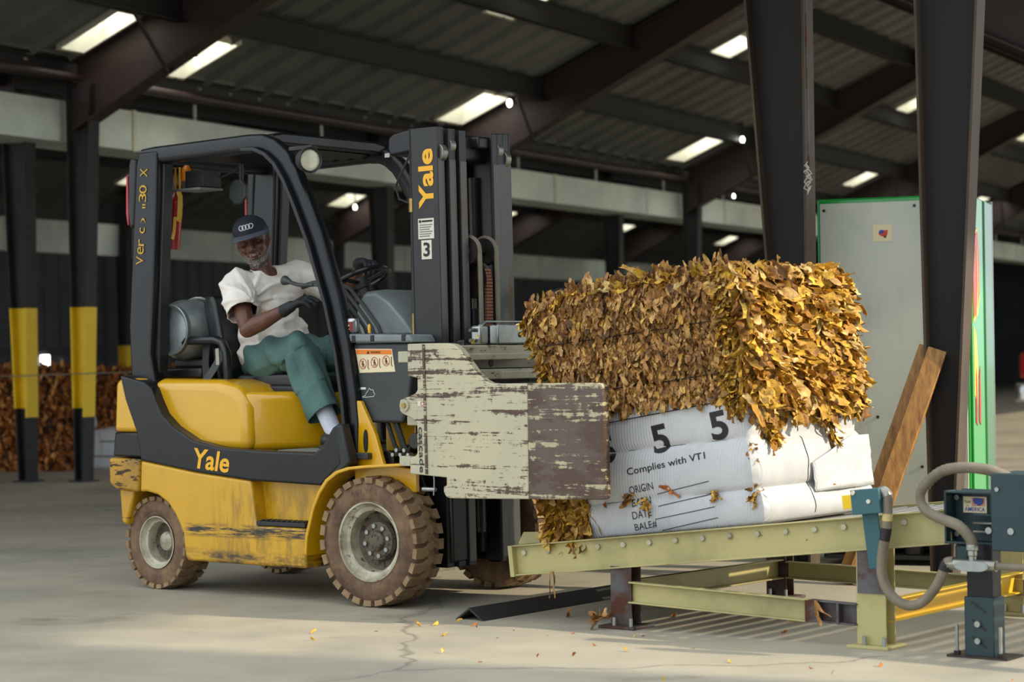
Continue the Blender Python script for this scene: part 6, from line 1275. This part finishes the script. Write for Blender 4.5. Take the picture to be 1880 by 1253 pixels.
bg_bale(-6.62, 21.6, 0, 1.05, .9, .93, -.12, 900, 'leaf_brown', 'brown bale cut by the left edge of the photo', 21, G); bg_bale(-5.52, 21.45, 0, 1.10, .9, .98, -.12, 1300, 'leaf_brown', 'brown bale between and behind the two yellow-banded columns', 22, G)
def small_wrapped(x0, y0, z0, lx, ly, lz, rz_, label):
    t = WB('wrapped_bale', label, 'bale', (x0, y0, z0), rz_, 'white wrapped bales in the background'); m = MB(); r = .05; m.prism([(r, 0), (lx - r, 0), (lx, r), (lx, ly - r), (lx - r, ly), (r, ly), (0, ly - r), (0, r)], 0, lz, axis='z'); m.build('carton_wrap', 'wrap_board', t, bev=.03)
    for z in (.3, .65): MB().tube([(r, -.004, lz * z), (lx - r, -.004, lz * z), (lx + .004, r, lz * z), (lx + .004, ly - r, lz * z)], .006, 6).build('strapping_wire', 'wire', t)
    MB().prism([(.1, lz * .4), (lx * .5, lz * .4), (lx * .42, lz + .10), (.2, lz + .14)], -.02, -.008).build('loose_flap', 'wrap_board', t)
small_wrapped(-4.40, 21.7, 0, .62, .8, .42, -.12, 'white wrapped bale right of the second yellow-banded column'); small_wrapped(-3.72, 22.2, 0, .95, .8, .55, -.12, 'white wrapped bale mostly hidden behind the forklift rear')
bg_bale(-4.36, 21.72, .43, .80, .8, .52, -.12, 600, 'leaf_brown', 'brown bale on top of the white wrapped bale left of the forklift', 23, G); bg_bale(-3.50, 22.3, .56, .8, .8, .42, -.12, 400, 'leaf_brown', 'brown bale hidden mostly behind the forklift counterweight', 24, G)
# far right: red and white object, pale floor-standing thing
t = WB('red_object', 'small red object with a white round top at the right edge of the photo', 'cylinder', (5.71, 24.0, 0), 0)
MB().lathe([(0, 0), (.11, 0), (.12, .03), (.12, .24), (.10, .275), (0, .275)], Matrix.Translation((0, 0, .745)), 24).build('red_body', 'red_paint', t, smooth=50); MB().ell((0, 0, 1.05), (.05, .05, .04), n=14).build('white_top', 'white_label', t); MB().box((-.16, -.10, .48), (.14, .1, .69)).build('pale_case', 'can_silver', t, bev=.03); MB().box((-.05, -.05, 0), (.05, .05, .75)).build('stand', 'dark_metal', t)
# ---------------------------------------------------------------- leaf scraps
r3 = random.Random(99)
def scrap(p, L, label, group, mat='leaf_pressed', hangd=None, cnt=1):
    m = MB()
    for _ in range(cnt): leaf(m, Vector(p) + Vector((r3.uniform(-.3, .3) * L * (cnt > 1) * (.2 if hangd else 1), r3.uniform(-.3, .3) * L * (cnt > 1) * (.2 if hangd else 1), 0)), Vector((r3.uniform(-.3, .3), r3.uniform(-.3, .3), 1)) if not hangd else Vector((1, -.4, 0)), Vector(hangd) if hangd else Vector((r3.uniform(-1, 1), r3.uniform(-1, 1), 0)), L, L * (.16 if hangd else .4), .2, r3)
    zmin = min(v.z for v in m.v)
    if not hangd: 
        for v in m.v: v.z += p[2] - zmin
    o = m.build('leaf_scrap', mat, None, frame='F', org=Vector(p), smooth=80); tag(o, label, 'leaf scrap', group)
GL = 'small dry tobacco leaf scrap lying on the open concrete floor'
for i in range(34): scrap((r3.uniform(.2, 3.3), r3.uniform(-1.3, -.15), .0005), r3.uniform(.012, .035), GL, 'leaf scraps on the open floor', 'leaf_golden' if i % 2 else 'leaf_brown')
for i in range(14): scrap((r3.uniform(.95, 2.2), r3.uniform(.1, 1.0), .0005), r3.uniform(.02, .06), 'dry tobacco leaf scrap lying on the floor under the conveyor', 'leaf scraps under the conveyor', 'leaf_brown')
scrap((1.30, -.09, .001), .055, 'pile of dry leaf scraps around the foot of the left conveyor leg', None, 'leaf_pressed', None, 9)
scrap((2.24, -.045, .165), .10, 'dry leaf hanging from the near lower rail of the conveyor', None, 'leaf_pressed', (.05, 0, -1), 2)
scrap((1.02, -.035, ct(1.02) - .118), .11, 'dry leaf strip hanging under the left end of the conveyor beam', None, 'leaf_pressed', (.05, 0, -1), 2)
scrap((.42, .22, 1.138), .035, 'curled leaf scrap lying on the clamp slide beam', None, 'leaf_golden', None, 2)
